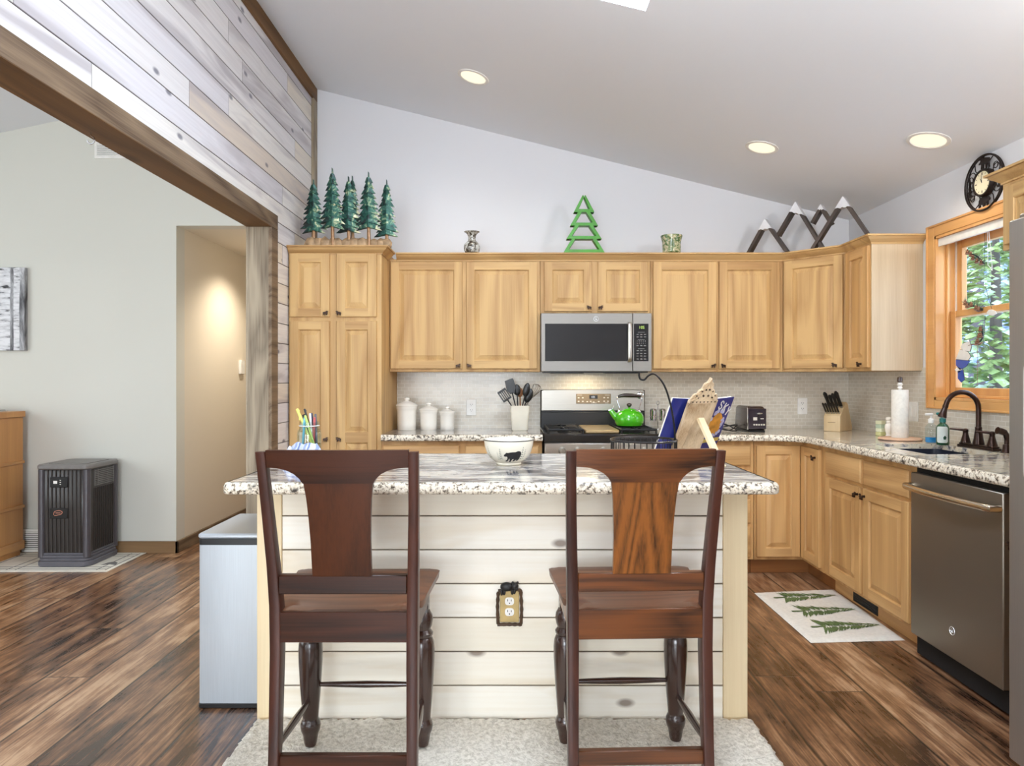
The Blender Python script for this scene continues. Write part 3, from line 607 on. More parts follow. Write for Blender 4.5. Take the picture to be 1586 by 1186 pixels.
# narrow cabinet on the window wall
t = thing('wall_cabinet', 'narrow wall cabinet next to the window with plain side panel', 'cabinet', (XU + 0.019, 4.380, 0), -PI / 2, UG)
b = BM(); face_frame(b, 0.302, XR - XU - 0.021, 1.325, 2.10); obj('carcass', b, M['cab'], t)
b = BM(); box(b, 0.302, 0.307, 0.0, XR - XU - 0.021, 1.325, 2.10, 0.001); obj('side_panel', b, M['cabend'], t)
add_door(t, 0.02, 0.292, 1.345, 2.081, 0.22, 1.367, mats=('cabb', 'cabbh'))
# crown running along all wall cabinets
b = BM(); crown(b, [(-0.861 + 0.05, YU + 0.019), (A.x, A.y), (Bc.x, Bc.y), (Bc.x, 4.073), (XR - 0.003, 4.073)], 2.138)
prism(b, [(-0.810, YU + 0.02), (A.x, A.y), (Bc.x, Bc.y), (Bc.x, 4.074), (XR - 0.003, 4.074), (XR - 0.003, YW - 0.003), (-0.810, YW - 0.003)], (0, 0, 2.1005), (1, 0, 0), (0, 1, 0), (0, 0, 1), 0.037)
tag(obj('crown_molding', b, M['cabh']), 'light maple crown molding running along the wall cabinet tops', 'molding')
# cabinet beyond the window
t = thing('wall_cabinet', 'cabinet above the refrigerator with crown at its top', 'cabinet', (2.085, 2.895, 0), -PI / 2, UG)
b = BM(); face_frame(b, 1.0, XR - 2.087, 1.82, 2.12); crown(b, [(0.0, XR - 2.087), (0.0, 0.0), (1.0, 0.0)], 2.155, 1); obj('carcass', b, M['cab'], t)
add_door(t, 0.03, 0.485, 1.84, 2.085); add_door(t, 0.505, 0.96, 1.84, 2.085)
# base cabinets
def base(label, x0, x1, drawers, doors, toe=True, mats=('cabb', 'cabbh')):
    t = thing('base_cabinet', label, 'cabinet', (x0, YB + 0.019, 0), 0, BG); D = YW - YB - 0.025
    b = BM(); face_frame(b, x1 - x0 - 0.002, D, 0.105, 0.874); obj('carcass', b, M[mats[0]], t)
    b = BM(); box(b, 0.0, x1 - x0 - 0.002, 0.07, 0.085, 0.001, 0.104); obj('toe_kick', b, M['toe'], t)
    for d in drawers: add_drawer(t, d[0] - x0, d[1] - x0, d[2], d[3])
    for d in doors: add_door(t, d[0] - x0, d[1] - x0, d[2], d[3], mats=mats)
base('maple base cabinet under the counter that holds the white canisters', -0.861, 0.180, [(-0.85, -0.358, 0.716, 0.845), (-0.32, 0.157, 0.716, 0.845)], [(-0.85, -0.358, 0.126, 0.695), (-0.32, 0.157, 0.126, 0.695)])
base('maple drawer base cabinet beside the range', 0.950, 1.550, [(0.975, 1.525, 0.716, 0.845), (0.975, 1.525, 0.525, 0.682), (0.975, 1.525, 0.341, 0.495), (0.975, 1.525, 0.124, 0.318)], [])
t = thing('base_cabinet', 'maple corner base cabinet with two doors meeting at the inner corner', 'cabinet', (1.552, YB + 0.019, 0), 0, BG)
cxf, cye = XF + 0.019 - 1.552, 4.090 - YB - 0.019; dx, dy = XR - 0.004 - 1.552, YW - 0.006 - YB - 0.019
b = BM(); prism(b, [(0, 0), (cxf, 0), (cxf, cye), (dx, cye), (dx, dy), (0, dy)], (0, 0, 0.105), (1, 0, 0), (0, 1, 0), (0, 0, 1), 0.769); obj('carcass', b, M['cabb'], t)
b = BM(); prism(b, [(0, 0.07), (cxf + 0.07, 0.07), (cxf + 0.07, cye), (dx - 0.01, cye), (dx - 0.01, 0.3), (0, 0.3)], (0, 0, 0.001), (1, 0, 0), (0, 1, 0), (0, 0, 1), 0.103); obj('toe_kick', b, M['toe'], t)
add_door(t, 0.012, cxf - 0.021, 0.126, 0.844, mats=('cabb', 'cabbh'))
d = obj('door', door_mesh(0.255, 0.718), [M['cabb'], M['cabbh']], t, (cxf, -0.019, 0.126), (0, 0, -PI / 2), 8); knob(d, 0.21, 0.665)
# sink run (faces the island)
t = thing('base_cabinet', 'maple sink base cabinet with two doors and two false drawers', 'cabinet', (XF + 0.019, 4.088, 0), -PI / 2, BG)
SW = 4.088 - 3.140
b = BM(); box(b, 0, SW, 0, 0.03, 0.105, 0.874, 0.0015); box(b, 0, 0.02, 0.03, 0.58, 0.105, 0.874); box(b, SW - 0.02, SW, 0.03, 0.58, 0.105, 0.874); box(b, 0.02, SW - 0.02, 0.03, 0.58, 0.105, 0.125); box(b, 0.02, SW - 0.02, 0.565, 0.58, 0.125, 0.874); obj('carcass', b, M['cabb'], t)
b = BM(); box(b, 0, SW, 0.07, 0.085, 0.001, 0.104); obj('toe_kick', b, M['cabbh'], t)
b = BM(); box(b, 0.22, 0.48, 0.066, 0.071, 0.012, 0.095, 0.001)
for i in range(7): box(b, 0.23, 0.47, 0.062, 0.067, 0.018 + i * 0.0108, 0.022 + i * 0.0108)
obj('toe_vent', b, M['black'], t)
add_drawer(t, 0.055, 0.462, 0.713, 0.845); add_drawer(t, 0.492, 0.905, 0.713, 0.845)
add_door(t, 0.055, 0.462, 0.126, 0.695, 0.440, 0.655, mats=('cabb', 'cabbh'), flip=True); add_door(t, 0.492, 0.905, 0.126, 0.695, 0.512, 0.655, mats=('cabb', 'cabbh'))
t = thing('base_cabinet', 'narrow base cabinet between the dishwasher and the refrigerator', 'cabinet', (XF + 0.019, 2.535, 0), -PI / 2, BG)
b = BM(); face_frame(b, 0.30, 0.56, 0.105, 0.874); obj('carcass', b, M['cabb'], t)
b = BM(); box(b, 0, 0.30, 0.07, 0.085, 0.001, 0.104); obj('toe_kick', b, M['toe'], t)
add_door(t, 0.015, 0.285, 0.126, 0.845, 0.04, 0.66, mats=('cabb', 'cabbh'))
# ---------------------------------------------------------------- counters
NOSE = [(-0.02, 0.0), (-0.006, 0.0), (-0.001, 0.004), (0.0, 0.012), (-0.001, 0.028), (-0.006, 0.037), (-0.014, 0.041), (-0.02, 0.041)]
ZC = 0.876
def counter(name, label, solids, path, closed=False, side=1, mats=('granite_b', 'granite_edge'), group='granite countertops'):
    b = BM()
    for s in solids: prism(b, s, (0, 0, ZC + 0.014), (1, 0, 0), (0, 1, 0), (0, 0, 1), 0.027, 0)
    sweep(b, path, [(o, ZC + z) for o, z in NOSE], closed, side, 1)
    return tag(obj(name, b, [M[mats[0]], M[mats[1]]], smooth=50), label, 'countertop', group)
yf = YB - 0.036
counter('countertop', 'granite countertop under the white canisters', [[(-0.857, yf + 0.014), (0.180, yf + 0.014), (0.180, YW - 0.010), (-0.857, YW - 0.010)]], [(-0.857, yf), (0.180, yf)], mats=('granite', 'granite_edge'))
xe = XF - 0.036; R = 0.17
arc = [(xe - R + R * math.sin(a), yf - R + R * math.cos(a)) for a in [math.radians(90 * i / 8) for i in range(9)]]
ins = [(xe - R + (R + 0.014) * math.sin(a), yf - R + (R + 0.014) * math.cos(a)) for a in [math.radians(90 * i / 8) for i in range(9)]]
SKX0, SKX1, SKY0, SKY1 = 1.965, 2.335, 3.225, 3.745
xo, xw, yw = xe + 0.014, XR - 0.010, YW - 0.010
counter('countertop', 'granite countertop wrapping the corner to the sink', [
    [(0.950, yf + 0.014)] + ins + [(xo, SKY1 + 0.002), (xw, SKY1 + 0.002), (xw, yw), (0.950, yw)],
    [(xo, SKY0), (SKX0, SKY0), (SKX0, SKY1 + 0.002), (xo, SKY1 + 0.002)], [(SKX1, SKY0), (xw, SKY0), (xw, SKY1 + 0.002), (SKX1, SKY1 + 0.002)],
    [(xo, 2.235), (xw, 2.235), (xw, SKY0), (xo, SKY0)]], [(0.950, yf)] + arc + [(xe, 2.235)], False, 1)
t = thing('sink', 'dark undermount sink set into the corner countertop', 'sink', ((SKX0 + SKX1) / 2, (SKY0 + SKY1) / 2, 0.66))
b = BM(); w2, d2 = (SKX1 - SKX0) / 2 + 0.006, (SKY1 - SKY0) / 2 + 0.006
def Rr(i, z): return [Vector((x, y, z)) for x, y in rrect(-w2 + i, w2 - i, -d2 + i, d2 - i, 0.05, 4)]
loops(b, [Rr(-0.012, 0.2285), Rr(-0.012, -0.012), Rr(0.03, -0.016)], True, False, True); loops(b, [Rr(-0.012, 0.2285), Rr(0, 0.2285), Rr(0.006, 0.02), Rr(0.03, 0.0)], True, False, True)
M['basin'] = plain('dark_composite_basin', lin(44, 48, 62), 0.3, 0, 0.2); obj('basin', b, M['basin'], t)
b = BM(); lathe(b, [(0.043, 0.0005), (0.043, 0.004), (0.034, 0.004), (0.03, 0.002)], 24); obj('drain', b, M['chrome'], t)
# ---------------------------------------------------------------- island
IY, IX0, IX1, IE = 2.534, -0.963, 0.871, 2.333
t = thing('kitchen_island', 'kitchen island clad in pale pine boards facing the chairs', 'island', (0, 0, 0))
b = BM(); box(b, IX0 + 0.012, IX1 - 0.012, IY + 0.018, 3.22, 0.0, 0.874); obj('body', b, M['pine'], t)
b = BM(); k = 0
while k * 0.127 < 0.874: box(b, IX0 + 0.0925, IX1 - 0.0905, IY + 0.004, IY + 0.020, k * 0.127 + 0.0008, min(0.874, (k + 1) * 0.127 - 0.0008), 0.003); k += 1
obj('plank_front', b, M['islandship'], t)
b = BM(); box(b, IX0, IX0 + 0.092, IY, IY + 0.02, 0.0, 0.8745, 0.0015); box(b, IX0, IX0 + 0.02, IY + 0.02, IY + 0.10, 0.0, 0.8745, 0.0015); obj('corner_board', b, M['pine'], t)
b = BM(); box(b, IX1 - 0.090, IX1, IY, IY + 0.02, 0.0, 0.8745, 0.0015); box(b, IX1 - 0.02, IX1, IY + 0.02, IY + 0.10, 0.0, 0.8745, 0.0015); obj('corner_board', b, M['pine'], t)
ex0, ex1, ey0, ey1 = -1.013, 0.920, IE, 3.268
pth = rrect(ex0, ex1, ey0, ey1, 0.03, 4)
counter('countertop', 'streaked granite slab on top of the island', [rrect(ex0 + 0.014, ex1 - 0.014, ey0 + 0.014, ey1 - 0.014, 0.02, 4)], pth, True, 1, ('granite', 'granite_edge'))
# ---------------------------------------------------------------- appliances
def monogram(name, parent, M4, r):
    """round badge: a ring with a curled script mark"""
    b = BM(); tube(b, [(r * math.cos(a), 0, r * math.sin(a)) for a in [2 * PI * k / 24 for k in range(24)]], r * 0.10, 6, True)
    tube(b, curve([(r * 0.30, 0, r * 0.42), (-r * 0.25, 0, r * 0.5), (-r * 0.45, 0, 0), (-r * 0.1, 0, -r * 0.45), (r * 0.2, 0, -r * 0.1), (r * 0.02, 0, r * 0.05), (r * 0.15, 0, -r * 0.4), (r * 0.5, 0, -r * 0.2)], 4), r * 0.08, 6)
    o = obj(name, b, M['badge'], parent); o.matrix_local = M4; return o
M['badge'] = plain('silver_badge', lin(226, 226, 226), 0.3, 0.6)
M['panel_brown'] = plain('taupe_control_panel', lin(128, 112, 90), 0.35, 0.3)
M['button'] = plain('pale_button_print', lin(206, 200, 188), 0.5)
SEG = {'0': 'abcdef', '1': 'bc', '2': 'abged', '5': 'afgcd', '3': 'abgcd', '8': 'abcdefg'}
def digits(bm, s, x, z, h, y):
    w = h * 0.5; th = h * 0.13
    for ch in s:
        if ch == ':':
            for q in (0.3, 0.7): box(bm, x, x + th, y - 0.0005, y, z + h * q, z + h * q + th)
            x += th * 2.2; continue
        for sg in SEG[ch]:
            X, Z, hor = {'a': (0, h - th, 1), 'g': (0, h / 2 - th / 2, 1), 'd': (0, 0, 1), 'f': (0, h / 2, 0), 'b': (w - th, h / 2, 0), 'e': (0, 0, 0), 'c': (w - th, 0, 0)}[sg]
            if hor: box(bm, x + X, x + X + w, y - 0.0005, y, z + Z, z + Z + th)
            else: box(bm, x + X, x + X + th, y - 0.0005, y, z + Z, z + Z + h / 2)
        x += w * 1.35
# microwave
t = thing('microwave', 'slate grey over the range microwave with black window', 'microwave', (0.1795, 4.615, 1.318))
MW = 0.754
b = BM(); box(b, 0, MW, 0.022, YW - 4.615 - 0.002, 0.008, 0.405, 0.003); obj('body', b, M['slate'], t)
b = BM(); box(b, 0.02, MW - 0.02, 0.03, 0.33, 0.0, 0.009); box(b, 0.07, 0.30, 0.08, 0.2, -0.004, 0.001); box(b, 0.45, 0.68, 0.08, 0.2, -0.004, 0.001); obj('underside_vent', b, M['black'], t)
b = BM(); box(b, 0.001, 0.6235, 0.0, 0.024, 0.008, 0.405, 0.003); d = obj('door', b, M['slate'], t)
b = BM(); rslab(b, 0.030, 0.6215, -0.002, 0.003, 0, 1, 0.0005, 0.0001, 1); b.free(); b = BM(); box(b, 0.028, 0.6225, -0.0015, 0.004, 0.078, 0.333, 0.001); obj('window', b, M['blackgloss'], d)
b = BM(); pts = [(0.601, -0.002, 0.078), (0.601, -0.026, 0.092), (0.601, -0.030, 0.20), (0.601, -0.026, 0.322), (0.601, -0.002, 0.335)]
tube(b, curve(pts, 5), 0.014, 10, flat=0.6); obj('handle', b, M['steel'], d)
b = BM(); box(b, 0.6245, MW, 0.0, 0.024, 0.008, 0.405, 0.003); c = obj('control_side', b, M['slate'], t)
b = BM(); box(b, 0.633, 0.732, -0.0015, 0.004, 0.078, 0.333, 0.001); p = obj('keypad', b, M['blackgloss'], c)
b = BM(); digits(b, '1:05', 0.664, 0.299, 0.018, -0.0017); obj('clock_digits', b, M['digit'], p)
b = BM(); rg = random.Random(3)
for zz, n in ((0.275, 1), (0.26, 3), (0.243, 3), (0.225, 1), (0.215, 5), (0.200, 5), (0.184, 3), (0.163, 1), (0.150, 3), (0.130, 3), (0.113, 3), (0.093, 3)):
    for k in range(n):
        w_ = 0.045 if n == 1 else (0.014 if n == 3 else 0.005); cx = 0.6825 + (k - (n - 1) / 2) * (0.025 if n == 3 else 0.0135)
        hh = 0.003 if n == 1 else rg.uniform(0.004, 0.008); box(b, cx - w_ / 2, cx + w_ / 2, -0.0019, -0.0014, zz - hh / 2, zz + hh / 2)
obj('key_print', b, plain('grey_key_print', lin(120, 118, 114), 0.6), p)
monogram('badge', d, Matrix.Translation((0.375, -0.001, 0.366)), 0.0165)
# range
t = thing('gas_range', 'stainless gas range with black backguard and cast iron grates', 'range', (0.188, 4.345, 0))
RW = 0.757; RD = YW - 4.345 - 0.012
b = BM(); box(b, 0, RW, 0.02, RD, 0.02, 0.905, 0.003); obj('body', b, M['black'], t)
b = BM(); box(b, 0, RW, 0.0, RD - 0.06, 0.905, 0.922, 0.004); box(b, 0.004, RW - 0.004, -0.004, 0.0, 0.868, 0.915, 0.002); obj('cooktop', b, plain('black_enamel_cooktop', lin(24, 23, 23), 0.25, 0, 0.3), t)
b = BM(); box(b, 0.004, RW - 0.004, -0.018, 0.02, 0.765, 0.866, 0.006); cp = obj('knob_panel', b, M['steel'], t)
for i in range(5):
    b = BM(); lathe(b, [(0.024, 0), (0.024, 0.012), (0.019, 0.024), (0.017, 0.036)], 20); box(b, -0.004, 0.004, -0.016, 0.016, 0.034, 0.04, 0.002)
    o = obj('knob', b, M['steel'], cp, (0.115 + (0, 0.10, 0.265, 0.43, 0.53)[i], -0.018, 0.818), (PI / 2, 0, 0))
b = BM(); box(b, 0.004, RW - 0.004, -0.010, 0.02, 0.24, 0.755, 0.006); d = obj('oven_door', b, M['steel'], t)
b = BM(); box(b, 0.12, RW - 0.12, -0.012, 0.0, 0.34, 0.62, 0.004); obj('window', b, M['blackgloss'], d)
b = BM(); tube(b, curve([(0.05, -0.01, 0.70), (0.06, -0.05, 0.70), (RW / 2, -0.055, 0.70), (RW - 0.06, -0.05, 0.70), (RW - 0.05, -0.01, 0.70)], 6), 0.013, 10); obj('handle', b, M['steel'], d)
b = BM(); box(b, 0.004, RW - 0.004, -0.010, 0.02, 0.06, 0.23, 0.006); obj('drawer', b, M['steel'], t)
BZ0, BZ1, BY = 0.922, 1.199, RD - 0.062
b = BM(); box(b, 0.0, RW, BY + 0.012, RD, BZ0, BZ1 - 0.004, 0.004); box(b, 0.004, RW - 0.004, BY, BY + 0.013, BZ0, 1.035, 0.002); bg = obj('backguard', b, M['black'], t)
b = BM(); prism(b, [(0.006, 1.046), (RW - 0.006, 1.046), (RW - 0.006, 1.190), (RW - 0.02, 1.196), (RW / 2, 1.2005), (0.02, 1.196), (0.006, 1.190)], (0, BY + 0.012, 0), (1, 0, 0), (0, 0, 1), (0, -1, 0), 0.014, bev=0.003); fp = obj('control_panel', b, M['steel'], bg)
b = BM(); box(b, 0.257, 0.509, BY - 0.004, BY, 1.096, 1.168, 0.002); dp = obj('display_panel', b, M['panel_brown'], bg)
b = BM(); box(b, 0.352, 0.412, BY - 0.0056, BY - 0.004, 1.132, 1.158); obj('clock_display', b, M['black'], bg)
b = BM(); digits(b, '1:05', 0.362, 1.138, 0.014, BY - 0.0057); obj('clock_digits', b, M['lcd'], bg)
b = BM()
for x, z in ((0.275, 1.139), (0.305, 1.139), (0.275, 1.113), (0.305, 1.113), (0.338, 1.111), (0.362, 1.113), (0.384, 1.108), (0.420, 1.112), (0.460, 1.140), (0.487, 1.140), (0.460, 1.114), (0.487, 1.114)): box(b, x - 0.006, x + 0.006, BY - 0.0055, BY - 0.004, z - 0.004, z + 0.004)
for x0, x1, z in ((0.265, 0.30, 1.158), (0.465, 0.50, 1.158), (0.365, 0.405, 1.102), (0.465, 0.49, 1.102)): box(b, x0, x1, BY - 0.0055, BY - 0.004, z - 0.0012, z + 0.0012)
obj('button_print', b, M['button'], bg)
def grate(x0, x1, nm='grate'):
    b = BM(); y0, y1, z = 0.035, BY - 0.03, 0.945
    for pts in ([(x0, y0, z), (x1, y0, z), (x1, y1, z), (x0, y1, z)],): tube(b, pts, 0.007, 6, True)
    ym = (y0 + y1) / 2; tube(b, [(x0, ym, z), (x1, ym, z)], 0.006, 6); xm = (x0 + x1) / 2
    for c in (y0 + (y1 - y0) * 0.25, y0 + (y1 - y0) * 0.75):
        tube(b, [(xm, c - 0.11, z), (xm, c - 0.03, z)], 0.006, 6); tube(b, [(xm, c + 0.03, z), (xm, c + 0.11, z)], 0.006, 6)
        tube(b, [(x0, c, z), (xm - 0.03, c, z)], 0.006, 6); tube(b, [(xm + 0.03, c, z), (x1, c, z)], 0.006, 6)
    for x in (x0, x1):
        for y in (y0, ym, y1): tube(b, [(x, y, 0.921), (x, y, z)], 0.006, 6)
    obj(nm, b, M['iron'], t)
grate(0.03, 0.255); grate(0.505, 0.727)
b = BM(); box(b, 0.27, 0.49, 0.04, BY - 0.035, 0.9225, 0.946, 0.006); obj('griddle_cover', b, M['tan'], t)
for x in (0.142, 0.616):
    for y in (0.035 + (BY - 0.065) * 0.25, 0.035 + (BY - 0.065) * 0.75):
        b = BM(); lathe(b, [(0.045, 0.9225), (0.045, 0.928), (0.034, 0.930), (0.034, 0.937), (0.028, 0.939)], 24, (x, y, 0)); obj('burner_cap', b, M['iron'], t)
# dishwasher
t = thing('dishwasher', 'slate dishwasher with bowed bar handle under the granite', 'dishwasher', (XF - 0.016, 3.134, 0), -PI / 2)
b = BM(); box(b, 0.002, 0.594, 0.03, 0.58, 0.012, 0.871); obj('body', b, M['dark'], t)
b = BM(); box(b, 0.002, 0.594, 0.0, 0.03, 0.105, 0.846, 0.004); d = obj('door', b, M['slated'], t)
b = BM(); pts = [(0.018, 0.0, 0.785), (0.022, -0.038, 0.785), (0.298, -0.058, 0.785), (0.574, -0.038, 0.785), (0.578, 0.0, 0.785)]
cs = curve([pts[1], (0.16, -0.053, 0.785), pts[2], (0.44, -0.053, 0.785), pts[3]], 6); tube(b, [pts[0]] + cs + [pts[4]], 0.0155, 10, flat=1.0); obj('handle', b, M['handle'], d)
monogram('badge', d, Matrix.Translation((0.300, -0.0015, 0.222)), 0.0165)
b = BM(); box(b, 0.002, 0.594, 0.045, 0.06, 0.002, 0.104); obj('toe_panel', b, M['black'], t)
# refrigerator
FX = 1.585
t = thing('refrigerator', 'dark slate refrigerator at the end of the counter', 'refrigerator', (FX, 2.18, 0), -PI / 2)
b = BM(); box(b, 0.0, 0.91, 0.075, XR - FX - 0.03, 0.015, 1.755, 0.004); obj('body', b, M['slated'], t)
M['fridge'] = m_steel('slate_fridge_door', lin(150, 144, 138), 0.38, 'Z', 0.65)
for x0, x1 in ((0.0, 0.405), (0.412, 0.91)):
    b = BM(); rslab(b, x0, x1, 0.0, 0.07, 0.06, 1.78, 0.012, 0.004, 3); d = obj('door', b, M['fridge'], t)
    b = BM(); hx = 0.36 if x0 == 0 else 0.46; tube(b, curve([(hx, 0.0, 0.62), (hx, -0.05, 0.66), (hx, -0.055, 1.1), (hx, -0.05, 1.54), (hx, 0.0, 1.58)], 5), 0.013, 10); obj('handle', b, M['steel'], d)
    b = BM(); box(b, x0 + 0.02 if x0 == 0 else x1 - 0.09, x0 + 0.09 if x0 == 0 else x1 - 0.02, 0.02, 0.12, 1.78, 1.80, 0.006); obj('hinge_cover', b, M['slated'], d)
    if x0 == 0:
        b = BM(); prism(b, rrect(0.075, 0.30, 0.955, 1.33, 0.03, 4), (0, -0.003, 0), t=0.004, bev=0.001); dp = obj('dispenser', b, plain('pale_dispenser_surround', lin(196, 190, 184), 0.35, 0.2), d)
        b = BM(); prism(b, rrect(0.095, 0.28, 0.975, 1.20, 0.02, 4), (0, -0.0075, 0), t=0.001); obj('recess', b, M['blackgloss'], dp)
# ---------------------------------------------------------------- faucet set
FZ = 0.9172
t = thing('kitchen_faucet', 'oil rubbed bronze gooseneck faucet with two lever handles', 'faucet', (2.385, 3.485, FZ), -PI / 2)
b = BM(); rslab(b, -0.135, 0.135, -0.028, 0.028, 0, 0.012, 0.012, 0.002, 4); rslab(b, -0.128, 0.128, -0.022, 0.022, 0.012, 0.022, 0.010, 0.003, 4); obj('base_plate', b, M['bronze'], t)
b = BM(); lathe(b, [(0.026, 0.02), (0.026, 0.03), (0.022, 0.05), (0.017, 0.085), (0.0155, 0.10), (0.0165, 0.104), (0.0165, 0.108), (0.0135, 0.112)], 20)
arch = [(0, 0, 0.11), (0, 0, 0.20)] + [(0, -0.085 + 0.085 * math.cos(a), 0.205 + 0.085 * math.sin(a)) for a in [math.radians(12 * k) for k in range(15)]]
tube(b, arch, 0.0125, 14); e = Vector(arch[-1]); dr = (e - Vector(arch[-2])).normalized(); obj('spout', b, M['bronze'], t)
b = BM(); tube(b, [e, e + dr * 0.012, e + dr * 0.014, e + dr * 0.04, e + dr * 0.062, e + dr * 0.066], [0.0135, 0.0135, 0.012, 0.016, 0.021, 0.019], 16); obj('spray_head', b, M['bronze'], t)
for s in (-1, 1):
    b = BM(); lathe(b, [(0.024, 0.02), (0.024, 0.026), (0.020, 0.040), (0.013, 0.066), (0.012, 0.078), (0.014, 0.082), (0.013, 0.092), (0.006, 0.096)], 18, (s * 0.1, 0, 0))
    tube(b, [(s * 0.1, 0, 0.087), (s * 0.1 + (-0.025), -0.03, 0.090), (s * 0.1 - 0.045, -0.055, 0.092)], [0.007, 0.006, 0.005], 10); obj('lever', b, M['bronze'], t)
t = thing('side_sprayer', 'bronze side sprayer standing next to the faucet', 'sprayer', (2.385, 3.285, FZ), -PI / 2)
b = BM(); lathe(b, [(0.024, 0), (0.024, 0.006), (0.018, 0.018), (0.016, 0.04)], 18); obj('base', b, M['bronze'], t)
b = BM(); tube(b, curve([(0, 0, 0.035), (0, 0, 0.075), (0, -0.012, 0.098), (0, -0.045, 0.108)], 5), [0.011] * 5 + [0.013] * 5 + [0.016] * 5 + [0.018], 12); obj('handset', b, M['bronze'], t)
def bottle(name, label, loc, body, cap, liquid, fill, label_mat=None, hgt=0.115, r=0.032):
    t = thing(name, label, 'bottle', loc)
    b = BM(); lathe(b, [(r - 0.003, 0), (r, 0.004), (r, hgt * 0.78), (r * 0.8, hgt * 0.9), (r * 0.42, hgt), (r * 0.42, hgt + 0.008)], 24); obj('body', b, body, t)
    b = BM(); lathe(b, [(r - 0.005, 0.003), (r - 0.002, 0.006), (r - 0.002, fill)], 24); obj('liquid', b, liquid, t)
    b = BM(); z = hgt + 0.004; lathe(b, [(r * 0.5, z), (r * 0.5, z + 0.020), (r * 0.32, z + 0.024), (r * 0.16, z + 0.026), (r * 0.16, z + 0.042)], 18); box(b, -0.034, 0.010, -0.008, 0.008, z + 0.040, z + 0.054, 0.004); obj('pump', b, cap, t)
    if label_mat:
        b = BM(); lathe(b, [(r + 0.0006, 0.012), (r + 0.0006, 0.082)], 24, capb=False, capt=False); obj('label', b, label_mat, t)
    return t
bottle('soap_bottle', 'clear bottle of blue dish liquid behind the sink', (2.335, 3.80, FZ), M['clearp'], M['white'], plain('blue_liquid', lin(40, 132, 190), 0.1), 0.032, None, 0.108, 0.031)
t2 = bottle('soap_bottle', 'green soap bottle with teal pump and white label behind sink', (2.330, 3.69, FZ), plain('green_soap_plastic', lin(38, 84, 54), 0.2, 0, 0.3), plain('teal_pump', lin(22, 110, 104), 0.3), plain('green_liquid', lin(30, 74, 44), 0.2), 0.06, None, 0.118, 0.032)
b = BM(); decal(b, rrect(-0.030, 0.026, 0.012, 0.100, 0.01, 3), lambda u, v: Vector((0.0327 * math.sin(u / 0.032 - 0.55), -0.0327 * math.cos(u / 0.032 - 0.55), v)), 0.006); obj('label', b, plain('white_soap_label', lin(226, 232, 224), 0.5), t2)
b = BM(); decal(b, [(0.004, 0.03), (0.014, 0.03), (0.018, 0.042), (0.010, 0.052), (0.002, 0.042)], lambda u, v: Vector((0.0331 * math.sin(u / 0.032 - 0.55), -0.0331 * math.cos(u / 0.032 - 0.55), v)), 0.006); obj('label_print', b, plain('dark_green_print', lin(28, 70, 50), 0.5), t2)
# paper towels
t = thing('paper_towel_holder', 'wooden paper towel holder with dark finial', 'holder', (2.265, 3.985, FZ))
b = BM(); lathe(b, [(0.108, 0), (0.115, 0.004), (0.115, 0.010), (0.108, 0.014)], 36); obj('base', b, plain('pale_rose_wood', lin(214, 176, 146), 0.5), t)
b = BM(); lathe(b, [(0.010, 0.014), (0.010, 0.300), (0.015, 0.306), (0.009, 0.314), (0.016, 0.326), (0.009, 0.336)], 16); obj('post', b, M['white'], t)
b = BM(); lathe(b, [(0.008, 0.336), (0.015, 0.342), (0.016, 0.356), (0.013, 0.368), (0.005, 0.372)], 16); obj('finial', b, plain('dark_finial', lin(56, 32, 22), 0.2, 0, 0.5), t)
b = BM(); lathe(b, [(0.018, 0.0), (0.044, 0.0), (0.0455, 0.003), (0.0455, 0.277), (0.044, 0.28), (0.018, 0.28), (0.018, 0.0)], 32, capb=False, capt=False)
tag(obj('paper_towel_roll', b, M['cotton'], None, (2.265, 3.985, FZ + 0.0142)), 'white paper towel roll standing upright on its holder', 'paper towels')
cs_ = [lin(214, 214, 156), lin(226, 228, 196), lin(190, 206, 180), lin(222, 222, 186)]
for i in range(4):
    b = BM(); rslab(b, -0.030, 0.030, -0.022, 0.022, 0, 0.0235, 0.006, 0.003, 3)
    tag(obj('soap_bar', b, plain('soap_%d' % i, cs_[i], 0.6), None, (2.318, 4.282, FZ + 0.024 * i), (0, 0, 0.3 + 0.08 * (i % 2))), ['bottom soap bar of the little stack beside paper towels', 'second soap bar from the bottom of the little stack', 'third soap bar up in the little stack', 'topmost yellow soap bar of the little stack'][i], 'soap', 'little stack of soap bars')
b = BM(); lathe(b, [(0.020, 0), (0.021, 0.008), (0.014, 0.018), (0.019, 0.034), (0.024, 0.060), (0.021, 0.078), (0.013, 0.088), (0.018, 0.094), (0.013, 0.10), (0.020, 0.112), (0.017, 0.122), (0.006, 0.127)], 20)
tag(obj('pepper_mill', b, M['ceram'], None, (2.292, 4.152, FZ)), 'small white turned mill between soap stack and paper towels', 'mill')
